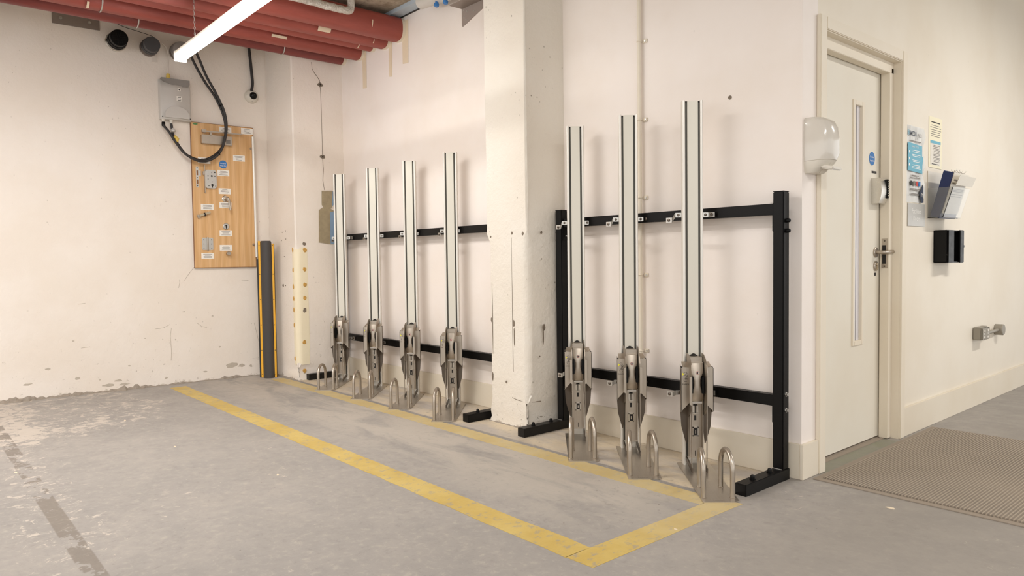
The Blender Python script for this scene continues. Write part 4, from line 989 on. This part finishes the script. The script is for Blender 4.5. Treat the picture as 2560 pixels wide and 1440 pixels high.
m = MB(); m.lathe((X(-.836), -.02, Z(1.083)), (0, -1, 0), [(0, .015), (.020, .015), (.022, .018), (.04, .018), (.045, .014)], 22); m.build('door_stop_knob', 'steel', t)
m = MB(); m.prism(disc(X(-1.07), Z(2.168), .02, 16, .008), 'y', -.0212, -.02); m.build('green_sticker', simple('green_sticker', (88, 138, 84), .6), t)
# grey control box
t = thing('control_box', 'grey plastic control box with a scooped top on the left wall above the board', 'control box', lw(-1.225, 2.175), LR)
def cbring(z, d, w=.118):
    pts = [(-w, 0, z)]
    for k in range(5):
        a = PI+PI/2*k/4; pts.append((-w+.02+.02*math.cos(a), -d*.72+.02+.02*math.sin(a), z))
    for k in range(1, 8):
        x = -w+.02+(2*w-.04)*k/8; pts.append((x, -d*.72-(d*.28)*math.sin(PI*k/8), z))
    for k in range(5):
        a = -PI/2+PI/2*k/4; pts.append((w-.02+.02*math.cos(a), -d*.72+.02+.02*math.sin(a), z))
    pts.append((w, 0, z)); return pts
m = MB(); m.loft([cbring(.0, .075), cbring(.01, .085), cbring(.10, .088), cbring(.25, .088), cbring(.275, .080), cbring(.30, .055), cbring(.318, .034), cbring(.325, .025)]); m.build('cover', 'greybox', t)
m = MB()
pts = [(-.09, .012), (.095, .012), (.095, .05)] + [(.085*math.cos(a), .05+.055*math.sin(a)) for a in [PI*k/12 for k in range(1, 12)]] + [(-.09, .05)]
m.prism([(p[0], p[1]) for p in pts], 'y', -.094, -.082); m.build('raised_base', 'greybox', t)
m = MB(); m.prism([(-.108, .331), (-.075, .300), (-.02, .276), (.05, .270), (.095, .280), (.108, .295), (.108, .331)], 'y', -.074, -.02); m.build('scooped_hood', simple('grey_hood', (140, 136, 131), .5), t)
m = MB(); m.box(.0, .04, -.0905, -.089, .150, .190); k = m.build('white_label', 'white', t, smooth=False); lines_print(k, .003, .036, [.158, .168, .180], -.0912, .004, 'ink')
m = MB(); m.box(.01, .032, -.0905, -.089, .232, .254); k = m.build('white_label', 'white', t, smooth=False); m = MB(); m.prism(disc(.021, .243, .005, 10), 'y', -.0912, -.0905); m.build('print_dot', 'ink', k)
for x in (-.104, .106):
    m = MB(); m.lathe((x, -.062, .02), (0, -1, 0), [(0, .005), (.004, .004)], 10); m.build('corner_screw', 'dark', t)
for x in (-.095, -.035):
    m = MB(); m.lathe((x, -.04, 0), (0, 0, -1), [(0, .014), (.012, .014), (.012, .010), (.028, .010)], 14); m.build('cable_gland', 'plastic2', t)
# looping black cables
t = thing('black_cable', 'pair of black cables looping from the ceiling stub down under the control box', 'cable', lw(-1.2, 2.15), LR)
def wl(p, s0, z0): return (p[1]-s0, -(p[0]-LW(p[1])), p[2]-z0)
c1 = [(-4.62, -1.12, 2.74), (-4.68, -1.089, 2.679), (-4.676, -1.008, 2.527), (-4.672, -.916, 2.391), (-4.67, -.855, 2.247), (-4.669, -.842, 2.114), (-4.671, -.879, 1.976), (-4.674, -.963, 1.892), (-4.679, -1.059, 1.861), (-4.683, -1.168, 1.902), (-4.687, -1.241, 1.993), (-4.700, -1.284, 2.07), (-4.72, -1.318, 2.120), (-4.73, -1.320, 2.150)]
c2 = [(-4.60, -1.09, 2.74), (-4.66, -1.042, 2.687), (-4.66, -.992, 2.563), (-4.655, -.912, 2.414), (-4.652, -.850, 2.264), (-4.652, -.842, 2.113), (-4.655, -.886, 1.958), (-4.66, -.963, 1.875), (-4.665, -1.06, 1.850), (-4.672, -1.153, 1.887), (-4.685, -1.206, 1.948), (-4.70, -1.232, 2.001), (-4.72, -1.250, 2.057), (-4.73, -1.260, 2.148)]
for c in (c1, c2):
    m = MB(); m.tube(smooth_path([wl(p, -1.2, 2.15) for p in c], 6), .0105, 10); k = m.build('cable_run', 'cable', t)
m = MB(); m.ring(wl((-4.66, -.882, 2.33), -1.2, 2.15), .018, .003, (.6, 0, -1), 14, 5); m.ring(wl((-4.66, -.91, 1.925), -1.2, 2.15), .018, .003, (.7, 0, .7), 14, 5); m.build('cable_tie', 'blackp', t)
m = MB(); m.tube([wl(p, -1.2, 2.15) for p in ((-4.70, -1.238, 1.985), (-4.70, -1.226, 2.020), (-4.71, -1.246, 2.04))], .017, 10); m.build('yellow_tag', 'yellowtape', t)
m = MB(); m.lathe(wl((-4.715, -1.250, 2.075), -1.2, 2.15), (0, 0, 1), [(0, .008), (.006, .018), (.018, .020), (.026, .012), (.034, .009)], 14); m.build('clamp_ball', 'greybox', t)
m = MB(); m.lathe(wl((-4.728, -1.320, 2.118), -1.2, 2.15), (0, 0, 1), [(0, .011), (.006, .014), (.03, .014), (.036, .010)], 12); m.build('cable_plug', 'blackp', t)
# white feed cable into the box
t = thing('white_cable', 'thin white cable with yellow wrapping entering the control box top', 'cable', lw(-1.29, 2.49), LR)
m = MB(); m.tube(smooth_path([(.02, -.03, 0), (.02, -.03, .10), (.028, -.028, .20), (.012, -.03, .27), (-.02, -.035, .30)], 6), .006, 8); m.build('cable_run', 'cablew', t)
m = MB(); m.lathe((.02, -.03, .0), (0, 0, 1), [(0, .014), (.012, .017), (.04, .016), (.06, .012)], 12); m.build('yellow_wrap', 'yellowtape', t)
m = MB(); m.box(-.092, -.052, -.006, -.0005, .145, .200, .001); m.build('paper_tag', 'cablew', t)
# capped stubs
def stub(label, s, z, r, L, capm, clip=False, tex=False):
    t = thing('capped_pipe_stub', label, 'pipe stub', lw(s, z), LR, 'capped pipe stubs on the left wall')
    n = (0, -1, 0)
    m = MB(); m.lathe((0, 0, 0), n, [(0, r*1.1), (.02, r*1.1), (.02, r*.98), (L*.55, r*.98)], 32); m.build('collar', 'greybox' if clip else 'plate_grey', t)
    m = MB(); m.lathe((0, -L*.35, 0), n, [(0, r*1.02), (.008, r*1.10), (.016, r*1.02), (L*.25, r*1.0), (L*.27, r*1.06), (L*.33, r*1.06)], 32); m.build('clamp_band', capm if not clip else 'blackp', t)
    m = MB(); m.lathe((0, -L*.6, 0), n, [(0, r), (L*.34, r), (L*.38, r*1.0), (L*.40, r*.94), (L*.395, 0)], 32); cp = m.build('end_cap', capm, t)
    if tex:
        for k in range(4):
            a = k*PI/2+.2
            for j in range(3):
                o = (j-1)*.014
                x0, z0 = math.cos(a)*.008-math.sin(a)*o, math.sin(a)*.008+math.cos(a)*o; x1, z1 = math.cos(a)*r*.75-math.sin(a)*o, math.sin(a)*r*.75+math.cos(a)*o
                m = MB(); m.tube([(x0, -L*1.0, z0), (x1, -L*1.0, z1)], .0022, 5); m.build('cap_rib', capm, cp)
    if clip:
        m = MB(); m.ring((0, -L*.2, 0), r*1.12, .004, n, 28, 5); m.box(-r*1.25, -r*1.05, -L*.2-.012, -L*.2+.012, -.012, .012, .003); m.build('hose_clip', 'chrome', t)
    return t
stub('black capped pipe stub with a steel hose clip, leftmost on the left wall', -1.640, 2.742, .063, .16, 'blackp', True, True)
stub('dark grey capped pipe stub between the black one and the lamp end', -1.405, 2.738, .060, .14, simple('dark_grey_cap', (74, 74, 76), .45))
t = stub('grey pipe stub partly hidden behind the end of the lit batten', -1.175, 2.742, .068, .10, simple('mid_grey_cap', (146, 140, 136), .5))
# wall plate, wire
t = thing('wall_plate', 'grey rectangular steel plate with two bolts high on the left wall', 'plate', lw(-1.903, 2.815), LR)
m = MB(); m.box(-.157, .157, -.006, -.0005, 0, .085, .001); k = m.build('plate', 'plate_grey', t)
for x in (-.10, .09):
    m = MB(); m.lathe((x, -.006, .048), (0, -1, 0), [(0, .012), (.002, .012), (.002, .009), (.010, .008)], 8); m.build('plate_bolt', 'galv', k)
t = thing('thin_wire', 'thin loose wire drooping from the lowest red pipe to the dark grey stub', 'wire', lw(-1.65, 2.84), LR)
m = MB(); m.tube(smooth_path([(0, -.02, .055), (.07, -.03, .028), (.17, -.04, .008), (.26, -.05, -.012), (.30, -.06, -.04)], 6), .0022, 6); m.build('wire_run', 'cable', t)
# CCTV dome with its cable
t = thing('dome_camera', 'round white dome security camera on the left wall with a black lens', 'camera', lw(-.592, 2.458), LR)
m = MB(); m.lathe((0, 0, 0), (0, -1, 0), [(0, .060), (.012, .060), (.024, .055), (.036, .042), (.040, .030)], 36); m.build('housing', 'plastic2', t)
m = MB(); m.lathe((.006, -.034, .002), (.1, -1, -.1), [(0, .032), (.012, .031), (.022, .024), (.028, .013), (.030, .0)], 28); k = m.build('lens_dome', 'blackp', t)
m = MB(); m.box(-.006, .008, -.0635, -.060, .004, .008); m.build('lens_glint', 'galv', k)
m = MB(); m.box(-.006, .006, -.0305, -.028, -.050, -.045); m.build('status_dot', 'print', t)
t = thing('camera_cable', 'black cable dropping from the pipes to the dome camera', 'cable', lw(-.60, 2.50), LR)
m = MB(); m.tube(smooth_path([(.002, -.03, .0), (.014, -.028, .065), (.010, -.028, .14), (.0, -.028, .27), (-.012, -.028, .396)], 6), .0125, 12); m.build('cable_run', 'cable', t)
# faint stain
m = MB(); 
# rubber corner guard standing upright in the corner
t = thing('corner_guard', 'black rubber corner guard with yellow reflective strips standing in the left corner', 'corner guard', (-4.527, -.582, 0), math.radians(46))
m = MB(); pr = [(-.045, .012), (-.047, -.004), (-.040, -.020), (-.022, -.034), (.004, -.040), (.028, -.034), (.043, -.018), (.047, .0), (.045, .012)]
m.loft([[(p[0], p[1], 0) for p in pr], [(p[0], p[1], 1.165) for p in pr], [(p[0]*.97, p[1]*.95, 1.180) for p in pr], [(p[0]*.85, p[1]*.8, 1.188) for p in pr]]); m.build('rubber_body', 'rubber', t)
for x0, x1, y0, y1, w in ((-.072, -.045, .0, .014, 1.175), (.048, .066, .008, .022, 1.165)):
    m = MB(); m.box(x0, x1, y0, y1, 0, w, .001); m.build('side_wing', 'rubber2', t)
for x0, x1, y, h in ((-.066, -.047, -.003, 1.188), (.050, .066, .005, 1.165)):
    m = MB(); m.box(x0, x1, y-.004, y+.004, .002, h, .001); k = m.build('yellow_strip', 'yellow', t)
    for z in (.03, .24, .46, .68, .9, 1.15):
        m = MB(); m.lathe(((x0+x1)/2, y-.004, z), (0, -1, 0), [(0, .004), (.0015, .003)], 10); m.build('strip_screw', 'ink', k)
m = MB(); m.box(-.085, -.068, .004, .030, 0, 1.03, .002); m.build('rear_flap', 'rubber2', t)

# ------------------------------------------------------------------ litter on the floor
deb = [((-3.53, -1.94), .014), ((-.02, -.9), .010), ((-2.6, -1.9), .012), ((.42, -.10), .018), ((-1.7, -1.7), .010), ((-2.62, -2.62), .014)]
for i, ((x, y), r) in enumerate(deb):
    m = MB(); blob_pts = [(x+r*(1+random.uniform(-.3, .3))*math.cos(a), y+r*.45*(1+random.uniform(-.3, .3))*math.sin(a)) for a in [2*PI*k/7 for k in range(7)]]
    m.prism(blob_pts, 'z', 0.0, .002); m.build('paint_flake', 'tape', floor, smooth=False)
